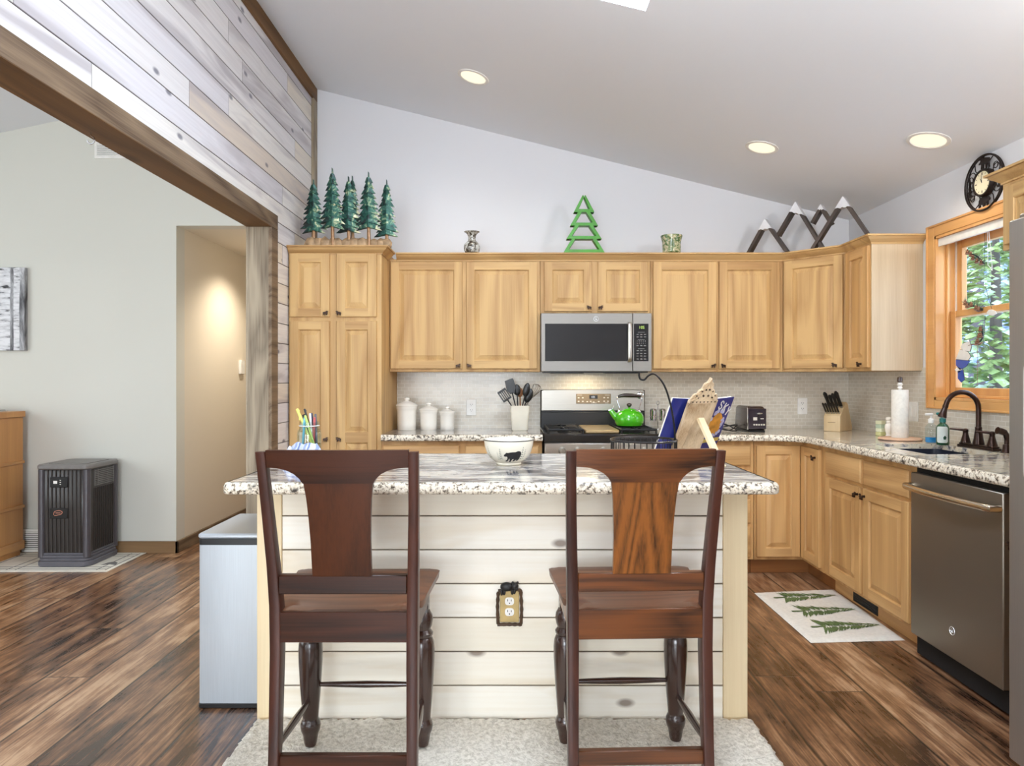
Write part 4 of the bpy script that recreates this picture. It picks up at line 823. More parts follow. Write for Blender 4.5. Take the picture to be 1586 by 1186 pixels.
# knife block
t = thing('knife_block', 'slanted light wood knife block in the counter corner', 'knife block', (2.235, 4.70, FZ), math.radians(-47))
prof = [(-0.085, 0.0), (0.115, 0.0), (0.125, 0.02), (0.045, 0.185), (0.02, 0.20), (-0.085, 0.105)]
b = BM(); prism(b, prof, (-0.055, 0, 0), (0, 1, 0), (0, 0, 1), (1, 0, 0), 0.11, bev=0.002); obj('block', b, M['block'], t)
b = BM(); box(b, -0.028, 0.022, -0.0856, -0.0845, 0.058, 0.0615); obj('maker_mark', b, plain('burnt_mark', lin(120, 84, 52), 0.7), t)
sl = Vector((0.105, 0.095)).normalized(); nn = Vector((-sl.y, sl.x))     # along and out of the slanted face (y, z)
KL = ['chef', 'bread', 'carving', 'utility', 'santoku']
def knife(loc_u, loc_v, L, r, label, tip, M4=None):
    k = thing('kitchen_knife', label, 'knife', (0, 0, 0), 0, 'knives in the knife block')
    base_ = Vector((loc_u, -0.085 + sl.x * loc_v, 0.105 + sl.y * loc_v)); n3 = Vector((0, nn.x, nn.y))
    R = Matrix.Rotation(math.radians(-47), 4, 'Z'); T_ = Matrix.Translation((2.235, 4.70, FZ)) @ R
    P = [T_ @ (base_ + n3 * d) for d in (0.0005, 0.012, 0.018, L * 0.5, L * 0.9, L)]
    k.location = P[0]
    b = BM(); tube(b, [p - P[0] for p in P[1:]], [r * 0.8, r, r * 0.9, r * 1.15, r * 0.6], 10, flat=0.7); obj('handle', b, M['black'], k)
    b = BM(); tube(b, [p - P[0] for p in P[:3]], [r * 0.75, r * 0.9, r * 1.03], 10, flat=0.72); obj('bolster', b, M['steel'], k)
for i in range(6): knife(-0.042 + i * 0.0168, 0.022, 0.100, 0.0068, ['outermost front row steak knife at the outlet side', 'second front row steak knife from the outlet side', 'third front row steak knife from the outlet side', 'fourth front row steak knife from the outlet side', 'fifth front row steak knife from the outlet side', 'front row steak knife nearest the window wall'][i], 0)
for i, (u, L, r) in enumerate(((-0.038, 0.140, 0.0125), (-0.012, 0.115, 0.011), (0.013, 0.130, 0.0115), (0.039, 0.150, 0.0130))): knife(u, 0.085, L, r, ['long back row knife handle on the outlet side', 'short back row knife handle second from the outlet', 'back row knife handle third from the outlet', 'longest back row knife handle nearest the window wall'][i], 0)
# toaster
t = thing('toaster', 'dark brown two slice toaster beside the open cookbook', 'toaster', (1.562, 4.548, FZ))
M['toaster'] = plain('dark_brown_steel', lin(62, 52, 50), 0.25, 0.5, 0.2)
b = BM(); rslab(b, 0.0, 0.132, 0.01, 0.272, 0.012, 0.172, 0.02, 0.012, 4, taper=0.006); obj('body', b, M['toaster'], t)
b = BM(); box(b, 0.008, 0.124, 0.012, 0.27, 0.0, 0.013, 0.003); obj('base', b, M['black'], t)
b = BM(); box(b, 0.003, 0.129, 0.002, 0.014, 0.02, 0.160, 0.005); fp = obj('end_panel', b, plain('plum_black_panel', lin(50, 42, 50), 0.15, 0.2, 0.5), t)
b = BM(); box(b, 0.03, 0.10, 0.03, 0.26, 0.1715, 0.1735, 0.002); box(b, 0.002, 0.006, -0.0005, 0.015, 0.018, 0.165, 0.001); obj('chrome_trim', b, M['chrome'], t)
b = BM(); box(b, 0.0775, 0.0815, 0.0005, 0.003, 0.05, 0.135); obj('lever_slot', b, M['dark'], fp)
b = BM(); box(b, 0.062, 0.097, -0.016, 0.003, 0.122, 0.131, 0.003); obj('lever', b, M['chrome'], fp)
b = BM(); box(b, 0.040, 0.066, 0.0008, 0.003, 0.080, 0.100, 0.001); box(b, 0.088, 0.110, 0.0008, 0.003, 0.088, 0.094, 0.001)
for k in range(5): box(b, 0.040 + k * 0.0165, 0.052 + k * 0.0165, 0.0002, 0.003, 0.046, 0.056, 0.002)
obj('buttons_print', b, M['button'], fp)
t = thing('power_cord', 'black toaster cord looped on the granite', 'cord', (0, 0, 0))
b = BM(); tube(b, curve([(1.575, 4.83, FZ + 0.024), (1.50, 4.84, FZ + 0.03), (1.44, 4.72, FZ + 0.065), (1.40, 4.62, FZ + 0.024), (1.46, 4.60, FZ + 0.011), (1.53, 4.66, FZ + 0.045), (1.48, 4.76, FZ + 0.024), (1.39, 4.74, FZ + 0.011), (1.42, 4.66, FZ + 0.055), (1.51, 4.61, FZ + 0.011), (1.45, 4.55, FZ + 0.011), (1.38, 4.60, FZ + 0.03), (1.35, 4.72, FZ + 0.011)], 6), 0.004, 8); obj('cable', b, M['black'], t)
# wall outlets
def outlet(loc, rz, label, gang=1, mats=('white', 'white'), w=0.072, h=0.118):
    t = thing('wall_outlet', label, 'outlet', loc, rz); W2 = w * (1 if gang == 1 else 1.62)
    b = BM(); prism(b, rrect(-W2 / 2, W2 / 2, -h / 2, h / 2, 0.004, 2), (0, 0, 0), t=0.006, bev=0.002); obj('cover_plate', b, M[mats[0]], t)
    for g in range(gang):
        cx = 0 if gang == 1 else (-0.023 + 0.046 * g)
        if gang == 1:
            for z in (-0.02, 0.02):
                b = BM(); prism(b, rrect(cx - 0.017, cx + 0.017, z - 0.0145, z + 0.0145, 0.011, 4), (0, -0.0055, 0), t=0.002); s = obj('socket', b, M[mats[1]], t)
                b = BM(); box(b, cx - 0.008, cx - 0.0055, -0.0079, -0.007, z, z + 0.008); box(b, cx + 0.0055, cx + 0.008, -0.0079, -0.007, z, z + 0.007); tube(b, [(cx, -0.0079, z - 0.007), (cx, -0.007, z - 0.007)], 0.0025, 8); obj('slots', b, M['dark'], s)
        else:
            b = BM(); box(b, cx - 0.016, cx + 0.016, -0.008, -0.005, -0.033, 0.033, 0.001); obj('rocker_switch', b, M[mats[1]], t)
    return t
outlet((-0.317, YW - 0.0085, 1.066), 0, 'white wall outlet between canisters and utensil crock')
outlet((2.109, YW - 0.0085, 1.076), 0, 'white wall outlet between toaster and knife block')
outlet((XR - 0.0085, 4.165, 1.075), -PI / 2, 'white double switch plate behind the paper towels', 2)
# canisters
for i, (px0, px1, pt, pb, lab) in enumerate(((613, 647, 617, 667, 'largest white lidded canister, next to the pantry'), (649, 679, 625, 667, 'medium white lidded canister in the middle of the three'), (680, 705.5, 631, 667, 'smallest white lidded canister of the three'))):
    Yc = 4.78; c = at((px0 + px1) / 2, 640, Yc); r = (px1 - px0) / 2 * Yc / F; h = (pb - pt) * Yc / F * 1.02
    t = thing('canister', lab, 'canister', (c.x, Yc, FZ), 0, 'white ceramic canister set'); hb = h * 0.70
    pr = [(r * 0.80, 0), (r * 0.84, 0.004)] + [(r * (0.85 + 0.03 * q), 0.006 + hb * 0.78 * q) for q in (0.3, 0.6, 1.0)] + [(r * 0.90, hb * 0.86), (r * 0.92, hb * 0.9), (r * 0.95, hb * 0.93), (r * 0.95, hb)]
    b = BM(); lathe(b, pr, 40); obj('jar', b, M['ceram'], t)
    b = BM(); lathe(b, [(r * 0.96, hb), (r * 1.0, hb + 0.004), (r * 1.0, hb + 0.012), (r * 0.86, hb + h * 0.09), (r * 0.45, hb + h * 0.15), (r * 0.22, hb + h * 0.17), (r * 0.16, hb + h * 0.19), (r * 0.26, hb + h * 0.22), (r * 0.24, hb + h * 0.27), (r * 0.06, hb + h * 0.295)], 40); obj('lid', b, M['ceram'], t)
# utensil crock with utensils
c = at(805, 640, 4.74); UX, UY = c.x, 4.74
t = thing('utensil_crock', 'tapered cream crock full of black cooking utensils', 'crock', (UX, UY, FZ))
b = BM()
rc = lambda w_, z: [Vector((x, y, z)) for x, y in rrect(-w_, w_, -w_, w_, 0.015, 4)]
loops(b, [rc(0.052, 0), rc(0.056, 0.005), rc(0.064, 0.12), rc(0.067, 0.132), rc(0.067, 0.166), rc(0.069, 0.17), rc(0.066, 0.173), rc(0.061, 0.168), rc(0.05, 0.02)], True, True, True); obj('pot', b, M['cream'], t)
M['nylon'] = plain('black_nylon', lin(15, 14, 14), 0.35); M['spoonwood'] = wood('brown_spoon_wood', lin(150, 96, 52), lin(96, 54, 26), 5, 0.5, 0, 'Z')
def utensil(label, px, py, mat, kind, dy=0.0, w=0.034, h=0.085, rim=(0, 0)):
    tip = at(px, py, UY + rim[1] + dy); rp = Vector((UX + rim[0], UY + rim[1], FZ + 0.172)); base_ = tip + (rp - tip) * ((tip.z - FZ - 0.03) / (tip.z - rp.z)); base_.x = UX + max(-0.038, min(0.038, base_.x - UX)); base_.y = UY + rim[1] * 0.8; d = (tip - base_).normalized()
    t = thing('cooking_utensil', label, 'utensil', base_, 0, 'utensils in the crock'); tip = tip - base_
    rot = Matrix((Vector((1, 0, 0)), Vector((0, 1, 0)), Vector((0, 0, 1)))).transposed()
    xa = (Vector((1, 0, 0)) - d * d.x).normalized(); ya = d.cross(xa)
    Q = lambda u, v, o=0.0: tip + xa * u + d * (v) + ya * o
    b = BM(); tube(b, [Vector((0, 0, 0)), tip - d * h * 0.9], [0.006, 0.0065], 8, flat=0.7); obj('handle', b, mat, t)
    b = BM()
    if kind == 'slot':
        for u0, u1 in ((-1, -0.72), (-0.5, -0.28), (-0.1, 0.12), (0.3, 0.52), (0.74, 1.0)): prism(b, [(u0 * w, -h), (u1 * w, -h), (u1 * w, 0), (u0 * w, 0)], tip, xa, d, ya, 0.003)
        for v0, v1 in ((-h, -h * 0.84), (-h * 0.18, 0.0)): prism(b, [(-w, v0), (w, v0), (w * 0.8, v1), (-w * 0.9, v1)], tip, xa, d, ya, 0.0034)
    elif kind == 'blade': prism(b, [(-w * 0.45, -h), (w * 0.45, -h), (w, -h * 0.7), (w, -h * 0.1), (w * 0.8, 0), (-w, -h * 0.06), (-w, -h * 0.7)], tip, xa, d, ya, 0.004, bev=0.001)
    elif kind == 'spoon':
        n = 9; rs = []
        for i in range(n):
            v = -h + h * i / (n - 1); ww = w * math.sqrt(max(0.02, 1 - ((v + h / 2) / (h / 2)) ** 2)); rs.append([Q(ww * math.cos(a), v, -0.35 * ww * abs(math.sin(a)) * (1 if math.sin(a) > 0 else 0.55)) for a in [2 * PI * k / 14 for k in range(14)]])
        loops(b, rs)
    elif kind == 'whisk':
        for k in range(7):
            a = PI * k / 7; c_, s_ = math.cos(a), math.sin(a)
            tube(b, curve([Q(0.004 * c_, -h, 0.004 * s_), Q(w * c_, -h * 0.25, w * s_), Q(w * 0.6 * c_, -0.004, w * 0.6 * s_), Q(-w * 0.6 * c_, -0.004, -w * 0.6 * s_), Q(-w * c_, -h * 0.25, -w * s_), Q(-0.004 * c_, -h, -0.004 * s_)], 5), 0.0011, 5)
    obj('head', b, mat if kind != 'whisk' else M['steel'], t)
utensil('black slotted turner leaning out on the canister side', 776, 604, M['nylon'], 'slot', 0.0, 0.033, 0.085, rim=(-0.042, -0.010))
utensil('black solid spatula standing tallest in the crock', 788, 587, M['nylon'], 'blade', 0.0, 0.032, 0.105, rim=(-0.030, -0.040))
utensil('black ladle behind the tall spatula in the crock', 800, 595, M['nylon'], 'spoon', 0.002, 0.026, 0.08, rim=(-0.014, 0.018))
utensil('wooden spoon in the middle of the crock', 805, 600, M['spoonwood'], 'spoon', 0.004, 0.022, 0.07, rim=(0.004, 0.034))
utensil('black serving spoon rising in front in the crock', 818, 593, M['nylon'], 'spoon', -0.004, 0.024, 0.10, rim=(0.018, -0.025))
utensil('large black spoon leaning toward the range', 823, 602, M['nylon'], 'spoon', 0.0, 0.028, 0.105, rim=(0.034, 0.003))
utensil('wire whisk leaning behind the spoons toward the range', 834, 596, M['steel'], 'whisk', 0.03, 0.032, 0.12, rim=(0.040, 0.047))
# kettle
c = at(974.5, 650, 4.66); KX, KY, KZ = c.x, 4.66, 0.9525
t = thing('tea_kettle', 'glossy green enamel tea kettle on the range', 'kettle', (KX, KY, KZ)); r = 0.101
b = BM(); lathe(b, [(0.072, 0), (0.086, 0.004), (0.098, 0.026), (0.101, 0.046), (0.098, 0.066), (0.088, 0.086), (0.068, 0.102), (0.050, 0.109), (0.046, 0.111)], 44)
obj('body', b, M['green'], t)
b = BM(); lathe(b, [(0.046, 0.1105), (0.044, 0.114), (0.028, 0.120), (0.008, 0.122), (0.007, 0.128)], 32); lid = obj('lid', b, M['green'], t)
b = BM(); lathe(b, [(0.006, 0.126), (0.010, 0.132), (0.018, 0.142), (0.017, 0.152), (0.006, 0.157)], 18); obj('knob', b, plain('dark_kettle_knob', lin(50, 32, 24), 0.25, 0, 0.4), lid)
b = BM(); tube(b, [(-0.075, 0, 0.05), (-0.10, 0, 0.072), (-0.122, 0, 0.098), (-0.127, 0, 0.108)], [0.026, 0.023, 0.018, 0.017], 16); sp = obj('spout', b, M['green'], t)
b = BM(); tube(b, [(-0.140, 0, 0.106), (-0.112, 0, 0.118), (-0.106, 0, 0.140)], [0.006, 0.006, 0.003], 8); obj('whistle_lever', b, M['chrome'], sp)
for s in (-1, 1):
    b = BM(); tube(b, curve([(s * 0.070, 0, 0.098), (s * 0.068, 0, 0.125), (s * 0.082, 0, 0.165), (s * 0.084, 0, 0.190), (s * 0.070, 0, 0.204)], 5), 0.0035, 8); lathe(b, [(0.011, 0.094), (0.011, 0.104), (0.006, 0.110)], 12, (s * 0.070, 0, 0)); obj('handle_bracket', b, M['chrome'], t)
b = BM(); tube(b, curve([(-0.078, 0, 0.200), (-0.04, 0, 0.209), (0.02, 0, 0.208), (0.080, 0, 0.204)], 5), [0.006, 0.008, 0.010, 0.011, 0.012, 0.013, 0.0135, 0.014, 0.014, 0.014, 0.014, 0.013, 0.012, 0.011, 0.010, 0.009], 12); obj('grip', b, plain('dark_brown_grip', lin(44, 30, 24), 0.3, 0, 0.3), t)
b = BM(); lathe(b, [(0.026, 0.0), (0.026, 0.004), (0.018, 0.008)], 24)
for v in b.verts: v.co = Vector((v.co.x, -v.co.z, v.co.y))
o = obj('spoon_rest_medallion', b, M['chrome'], None, (at(991, 612, 4.913).x, 4.345 + BY - 0.0025, at(991, 612, 4.913).z)); o.name = 'range_timer'; tag(o, 'round chrome timer stuck on the range backguard', 'timer')
# two steel shakers in a stand beside the range
t = thing('shaker_stand', 'small wire stand holding two steel shakers beside the range', 'stand', (at(1019, 640, 4.86).x, 4.86, FZ))
b = BM(); tube(b, [(0, 0, 0), (0, 0, 0.175)], 0.0025, 8); tube(b, curve([(0, 0, 0.17), (-0.012, 0, 0.185), (0, 0, 0.20), (0.012, 0, 0.185), (0, 0, 0.17)], 5), 0.002, 6); lathe(b, [(0.026, 0), (0.026, 0.005)], 20); tube(b, [(-0.058, 0, 0.088), (0.058, 0, 0.088)], 0.0025, 6)
for s in (-1, 1): tube(b, [(s * 0.033 + 0.0275 * math.cos(a), 0.0275 * math.sin(a), 0.088) for a in [2 * PI * k / 20 for k in range(20)]], 0.002, 6, True)
for s in (-1, 1): lathe(b, [(0.024, 0.061), (0.024, 0.065)], 20, (s * 0.033, 0, 0))
obj('frame', b, M['chrome'], t)
for s, lb in ((-1, 'steel shaker on the range side of the wire stand'), (1, 'steel shaker on the cookbook side of the wire stand')):
    b = BM(); lathe(b, [(0.020, 0), (0.0235, 0.003), (0.0235, 0.058), (0.024, 0.060), (0.024, 0.074), (0.018, 0.080)], 20); tag(obj('shaker', b, M['chrome'], None, (at(1019, 640, 4.86).x + s * 0.033, 4.86, FZ + 0.0655)), lb, 'shaker', 'steel shakers')
# ---------------------------------------------------------------- chairs
def chair(label, x, y, rz, mats):
    mz, mx, ms, mp = mats
    t = thing('counter_chair', label, 'chair', (x, y, 0.0), rz, 'chairs at the island')
    Z0 = 0.0185                                  # they stand on the shag rug
    # rear posts run from the floor to the top rail
    for s in (-1, 1):
        b = BM(); rs = []
        for z, yy, xo, w_, d_ in ((Z0, -0.185, 0.220, 0.030, 0.036), (0.20, -0.170, 0.220, 0.032, 0.042), (0.46, -0.160, 0.220, 0.034, 0.048), (0.60, -0.162, 0.221, 0.034, 0.046), (0.72, -0.174, 0.224, 0.032, 0.040), (0.90, -0.205, 0.229, 0.030, 0.034), (1.066, -0.240, 0.233, 0.029, 0.030)):
            e = 0.003
            x0, x1 = (s * xo, s * (xo - w_)); x0, x1 = min(x0, x1), max(x0, x1); y0, y1 = yy, yy + d_
            rs.append([Vector((px, py, z)) for px, py in rrect(x0, x1, y0, y1, 0.005, 2)])
        loops(b, rs); obj('leg', b, mp, t, smooth=35)
    bk = lambda z: -0.160 - 0.080 * max(0, (z - 0.55) / 0.516) ** 1.15 - 0.002
    def back(name, poly, t0, mat, n=(0, 1, 0), off=0.008, bend=0.014):
        b = BM(); T = bmesh.new(); T.faces.new([T.verts.new((u, v, 0)) for u, v in poly])
        us = [p[0] for p in poly]
        for k in range(1, 14):
            xx = -0.2 + 0.4 * k / 14; bmesh.ops.bisect_plane(T, geom=T.verts[:] + T.edges[:] + T.faces[:], plane_co=(xx, 0, 0), plane_no=(1, 0, 0))
        for k in range(1, 8):
            zz = 0.65 + 0.42 * k / 8; bmesh.ops.bisect_plane(T, geom=T.verts[:] + T.edges[:] + T.faces[:], plane_co=(0, zz, 0), plane_no=(0, 1, 0))
        fs = T.faces[:]; r = bmesh.ops.extrude_face_region(T, geom=fs); top = [e for e in r['geom'] if isinstance(e, bmesh.types.BMVert)]; tp = set(top)
        for v in T.verts:
            u, w_ = v.co.x, v.co.y; yy = bk(w_) + off - bend * (1 - (u / 0.2) ** 2) * 0.6; v.co = Vector((u, yy + (t0 if v in tp else 0), w_))
        bmesh.ops.recalc_face_normals(T, faces=T.faces[:]); add(b, T); return obj(name, b, mat, t, smooth=35)
    # top rail with its two curved brackets
    def qarc(s):
        out = []
        for k in range(9):
            a = math.radians(90 * k / 8); out.append((s * (0.098 + 0.098 * (1 - math.sin(a)) ** 1.0 * 1.0), 0.976 + 0.044 * (1 - math.cos(a)) if False else 0.976 + 0.044 * math.cos(a) ** 0.6))
        return out
    right = [(0.204, 1.071), (0.204, 1.020), (0.190, 1.0195), (0.165, 1.017), (0.143, 1.011), (0.124, 1.001), (0.110, 0.988), (0.101, 0.974)]
    left = [(-u, v) for u, v in right][::-1]
    back('top_rail', right + left, 0.020, mx)
    sp = [(0.100, 0.974), (0.094, 0.93), (0.090, 0.87), (0.0875, 0.80), (0.087, 0.694)]
    back('splat', sp + [(-u, v) for u, v in sp][::-1], 0.014, mz, off=0.012)
    b = BM(); box(b, -0.190, 0.190, -0.168, -0.140, 0.638, 0.694, 0.003); obj('lower_rail', b, mx, t)
    b = BM(); box(b, -0.192, 0.192, -0.158, -0.130, 0.492, 0.583, 0.002); obj('rear_apron', b, mx, t)
    for s in (-1, 1):
        b = BM(); box(b, s * 0.205 - 0.012, s * 0.205 + 0.012, -0.115, 0.135, 0.515, 0.572, 0.002); obj('side_apron', b, mz, t)
    b = BM(); box(b, -0.165, 0.165, 0.150, 0.172, 0.515, 0.574, 0.002); obj('front_apron', b, mx, t)
    # scooped seat, wider at the front
    b = BM(); n = 14; top, bot = [], []
    def W_(v): return 0.192 + 0.0 * v if v < 0.12 else 0.222 + 0.026 * (v - 0.12) / 0.88
    ys = [-0.150, -0.113, -0.112, -0.06, 0.0, 0.06, 0.12, 0.17, 0.195, 0.205]
    for yy in ys:
        v = (yy + 0.150) / 0.355; hw = W_(v) if yy > -0.1125 else 0.187
        if yy >= 0.2: hw -= 0.012
        zt = 0.588 + 0.026 * v; row_t, row_b = [], []
        for k in range(n + 1):
            u = -1 + 2 * k / n; sc = 0.012 * max(0.0, 1 - (abs(u)) ** 2.2) * min(1, max(0, (1 - v) * 2.2)) * min(1, 0.6 + v)
            edge = 0.006 if abs(u) > 0.99 or yy >= 0.2 else 0.0
            row_t.append(Vector((u * hw, yy, zt - sc - edge))); row_b.append(Vector((u * hw * 0.985, yy - (0.004 if yy >= 0.2 else 0), zt - 0.030)))
        top.append(row_t); bot.append(row_b)
    rings = [top[i] + bot[i][::-1] for i in range(len(ys))]; loops(b, rings); obj('seat', b, ms, t, smooth=50)
    # turned front legs
    prof = [(0.017, 0.0), (0.020, 0.012), (0.0225, 0.030), (0.024, 0.040), (0.029, 0.052), (0.031, 0.066), (0.0305, 0.076), (0.027, 0.086), (0.0255, 0.088), (0.024, 0.094), (0.025, 0.11), (0.029, 0.16), (0.033, 0.22), (0.0365, 0.29), (0.037, 0.33), (0.0355, 0.352), (0.030, 0.368), (0.027, 0.372), (0.031, 0.378), (0.032, 0.386), (0.028, 0.392), (0.024, 0.398), (0.029, 0.412), (0.0315, 0.430), (0.030, 0.446), (0.024, 0.458), (0.022, 0.462)]
    for s in (-1, 1):
        b = BM(); lathe(b, [(r * 1.1, Z0 + z) for r, z in prof], 22, (s * 0.193, 0.160, 0)); box(b, s * 0.193 - 0.021, s * 0.193 + 0.021, 0.139, 0.181, Z0 + 0.458, 0.578, 0.003); obj('leg', b, M['turned'], t)
    b = BM(); tube(b, [(-0.170, 0.160, 0.226), (-0.10, 0.160, 0.226), (0, 0.160, 0.226), (0.10, 0.160, 0.226), (0.170, 0.160, 0.226)], [0.007, 0.0095, 0.0115, 0.0095, 0.007], 12); obj('stretcher', b, M['turned'], t)
    for s in (-1, 1):
        b = BM(); tube(b, [(s * 0.193, 0.135, 0.178), (s * 0.199, 0.02, 0.175), (s * 0.205, -0.140, 0.172)], [0.0085, 0.0125, 0.0095], 12); obj('stretcher', b, M['turned'], t)
    b = BM(); box(b, -0.194, 0.194, -0.160, -0.138, 0.112, 0.158, 0.003); obj('stretcher', b, mx, t)
    return t
chair('dark brown counter height chair nearer the steel trash can', -0.508, 2.170, 0.0, (M['chair_dark'], M['chair_dark_x'], M['chair_seat'], M['chair_red']))
chair('counter height chair with golden streaked backrest nearer the dishwasher', 0.374, 2.198, math.radians(2.0), (M['chair_gold'], M['chair_gold_x'], M['chair_seat'], M['chair_red']))
# ---------------------------------------------------------------- rugs
b = BM(); rg = random.Random(5); nx, ny = 150, 74; X0_, X1_, Y0_, Y1_ = -0.962, 0.885, 1.56, 2.528; g = []
for j in range(ny + 1):
    row = []
    for i in range(nx + 1):
        ed = i in (0, nx) or j in (0, ny)
        x = X0_ + (X1_ - X0_) * i / nx + rg.uniform(-0.006, 0.006); y = Y0_ + (Y1_ - Y0_) * j / ny + (rg.uniform(-0.006, 0.006) if 0 < j < ny else 0)
        row.append(b.verts.new((x, y, 0.001 if ed else 0.011 + rg.uniform(0, 0.007))))
    g.append(row)
for j in range(ny):
    for i in range(nx): b.faces.new((g[j][i], g[j][i + 1], g[j + 1][i + 1], g[j + 1][i]))
tag(obj('shag_rug', b, M['shag']), 'cream shag rug under the two chairs', 'rug')
c0, c1, c2, c3 = [on_z(px, py, 0.006) for px, py in ((1168, 917), (1291, 911.5), (1402, 990), (1256, 994))]
def matpt(u, v, z): p = c0.lerp(c1, u).lerp(c3.lerp(c2, u), v); return Vector((p.x, p.y, z))
b = BM(); n = 28; g = []
for j in range(n + 1): g.append([b.verts.new(matpt(i / n, j / n, 0.0015 if i in (0, n) or j in (0, n) else 0.009 + rg.uniform(0, 0.003))) for i in range(n + 1)])
for j in range(n):
    for i in range(n): b.faces.new((g[j][i], g[j][i + 1], g[j + 1][i + 1], g[j + 1][i]))
km = tag(obj('kitchen_mat', b, M['cotton']), 'white kitchen mat printed with three green trees in front of sink', 'mat')
for k, (v0, uu) in enumerate(((0.17, 0.0), (0.47, 0.02), (0.77, 0.03))):
    b = BM(); rg2 = random.Random(20 + k)
    for i in range(46):
        f = i / 45; u = 0.27 + uu + f * 0.62; half = 0.115 * (1 - f) ** 0.8 * rg2.uniform(0.75, 1.15) + 0.012
        for s in (-1, 1):
            p = matpt(u, v0, 0.0135); q = matpt(u - 0.045 * rg2.uniform(0.6, 1.2) - 0.02, v0 + s * half, 0.0135); w_ = matpt(u + 0.010, v0 + s * half * 0.42, 0.0137); w2_ = matpt(u - 0.040, v0 + s * half * 0.55, 0.0136)
            if rg2.random() < 0.62: b.faces.new([b.verts.new(x) for x in (p, w_, q, w2_)])
    p0, p1 = matpt(0.14 + uu, v0 - 0.012, 0.0134), matpt(0.14 + uu, v0 + 0.012, 0.0134); b.faces.new([b.verts.new(x) for x in (p0, p1, matpt(0.30 + uu, v0 + 0.010, 0.0134), matpt(0.30 + uu, v0 - 0.010, 0.0134))])
    obj('tree_print', b, M['leafgreen'], km, smooth=0)
# ---------------------------------------------------------------- trash can
t = thing('trash_can', 'tall slim stainless steel trash can against the island end', 'trash can', (-1.228, 2.622, 0))
TW, TD = 0.250, 0.40
b = BM(); rslab(b, 0.003, TW - 0.003, 0.003, TD - 0.003, 0.018, 0.632, 0.014, 0.001, 5); obj('body', b, M['bin'], t)
b = BM(); rslab(b, 0, TW, 0, TD, 0.0, 0.019, 0.016, 0.003, 5); obj('base', b, M['black'], t)
b = BM(); rslab(b, 0.002, TW - 0.002, 0.002, TD - 0.002, 0.632, 0.656, 0.015, 0.001, 5); obj('rim', b, M['black'], t)
b = BM(); rslab(b, 0, TW, 0, TD, 0.656, 0.676, 0.016, 0.006, 5); obj('lid', b, M['bin'], t)
b = BM(); box(b, -0.022, 0.002, 0.12, 0.26, 0.072, 0.082, 0.003); obj('pedal', b, M['steel'], t)
b = BM(); prism(b, [(0, 0), (0.02, 0.004), (0.03, 0.022), (0.022, 0.03), (0.012, 0.018), (0.002, 0.012)], (-0.001, 0.20, 0.645), (0.5, 0.7, 0), (0, 0, 1), (-1, 0, 0), 0.003); obj('bag_edge', b, M['white'], t)
# ---------------------------------------------------------------- living room corner
M['hum'] = plain('dark_brown_ribbed_plastic', lin(58, 53, 50), 0.35, 0.1, 0.1); M['humtop'] = plain('grey_taupe_plastic', lin(118, 114, 110), 0.4); M['humbase'] = plain('slate_plastic_base', lin(92, 90, 96), 0.35)
t = thing('humidifier', 'dark ribbed pedestal humidifier on the mat by the grey wall', 'humidifier', (-3.055, 4.758, 0.0075))
w2, d2, Hh = 0.165, 0.168, 0.69
b = BM(); rslab(b, -w2, w2, -d2, d2, 0.05, 0.655, 0.05, 0.002, 5)
for k in range(9):
    x = -w2 + 0.06 + k * 0.0275
    if 0.06 - w2 <= x <= w2 - 0.05: tube(b, [(x, -d2 - 0.001, 0.095), (x, -d2 - 0.001, 0.652)], 0.0055, 6)
for k in range(11):
    y = -d2 + 0.07 + k * 0.0215
    tube(b, [(w2 + 0.001, y, 0.095), (w2 + 0.001, y, 0.52)], 0.0055, 6)
obj('body', b, M['hum'], t, smooth=50)
for sx, sy in ((-1, -1), (1, -1), (1, 1), (-1, 1)):
    b = BM(); a0 = math.atan2(sy, sx); tube(b, [(sx * (w2 - 0.013), sy * (d2 - 0.013), 0.06), (sx * (w2 - 0.013), sy * (d2 - 0.013), 0.655)], 0.024, 14); obj('corner_post', b, plain('corner_post_plastic_%d%d' % (sx, sy), lin(74, 70, 74), 0.3, 0.1, 0.2), t)
b = BM(); rslab(b, -w2 - 0.022, w2 + 0.022, -d2 - 0.026, d2 + 0.02, 0.0, 0.036, 0.07, 0.006, 6); rslab(b, -w2 - 0.014, w2 + 0.014, -d2 - 0.016, d2 + 0.012, 0.036, 0.056, 0.06, 0.004, 6); rslab(b, -w2 - 0.008, w2 + 0.008, -d2 - 0.010, d2 + 0.008, 0.056, 0.074, 0.055, 0.004, 6); rslab(b, -w2 - 0.003, w2 + 0.003, -d2 - 0.004, d2 + 0.003, 0.074, 0.09, 0.05, 0.004, 6); obj('base', b, M['humbase'], t)
b = BM(); rslab(b, -w2 - 0.020, w2 + 0.020, -d2 - 0.022, d2 + 0.02, 0.655, 0.688, 0.05, 0.008, 6); lid = obj('top_cover', b, M['humtop'], t)
b = BM(); rslab(b, -w2 + 0.03, w2 - 0.03, -d2 + 0.04, d2 - 0.03, 0.686, 0.692, 0.02, 0.001, 4); obj('lid_panel', b, M['humtop'], lid)
b = BM(); z = 0.535
while z < 0.645:
    box(b, w2 - 0.004, w2 + 0.008, -d2 + 0.07, d2 - 0.05, z, z + 0.005); z += 0.0125
for y in (-d2 + 0.07, -0.06, 0.05, d2 - 0.05): box(b, w2 - 0.004, w2 + 0.007, y - 0.003, y + 0.003, 0.532, 0.645)
obj('air_grille', b, M['humtop'], t)
b = BM(); box(b, -0.085, 0.035, -d2 - 0.012, -d2, 0.535, 0.605, 0.003); p = obj('control_panel', b, M['black'], t)
b = BM(); box(b, -0.060, -0.034, -d2 - 0.0126, -d2 - 0.012, 0.560, 0.579)
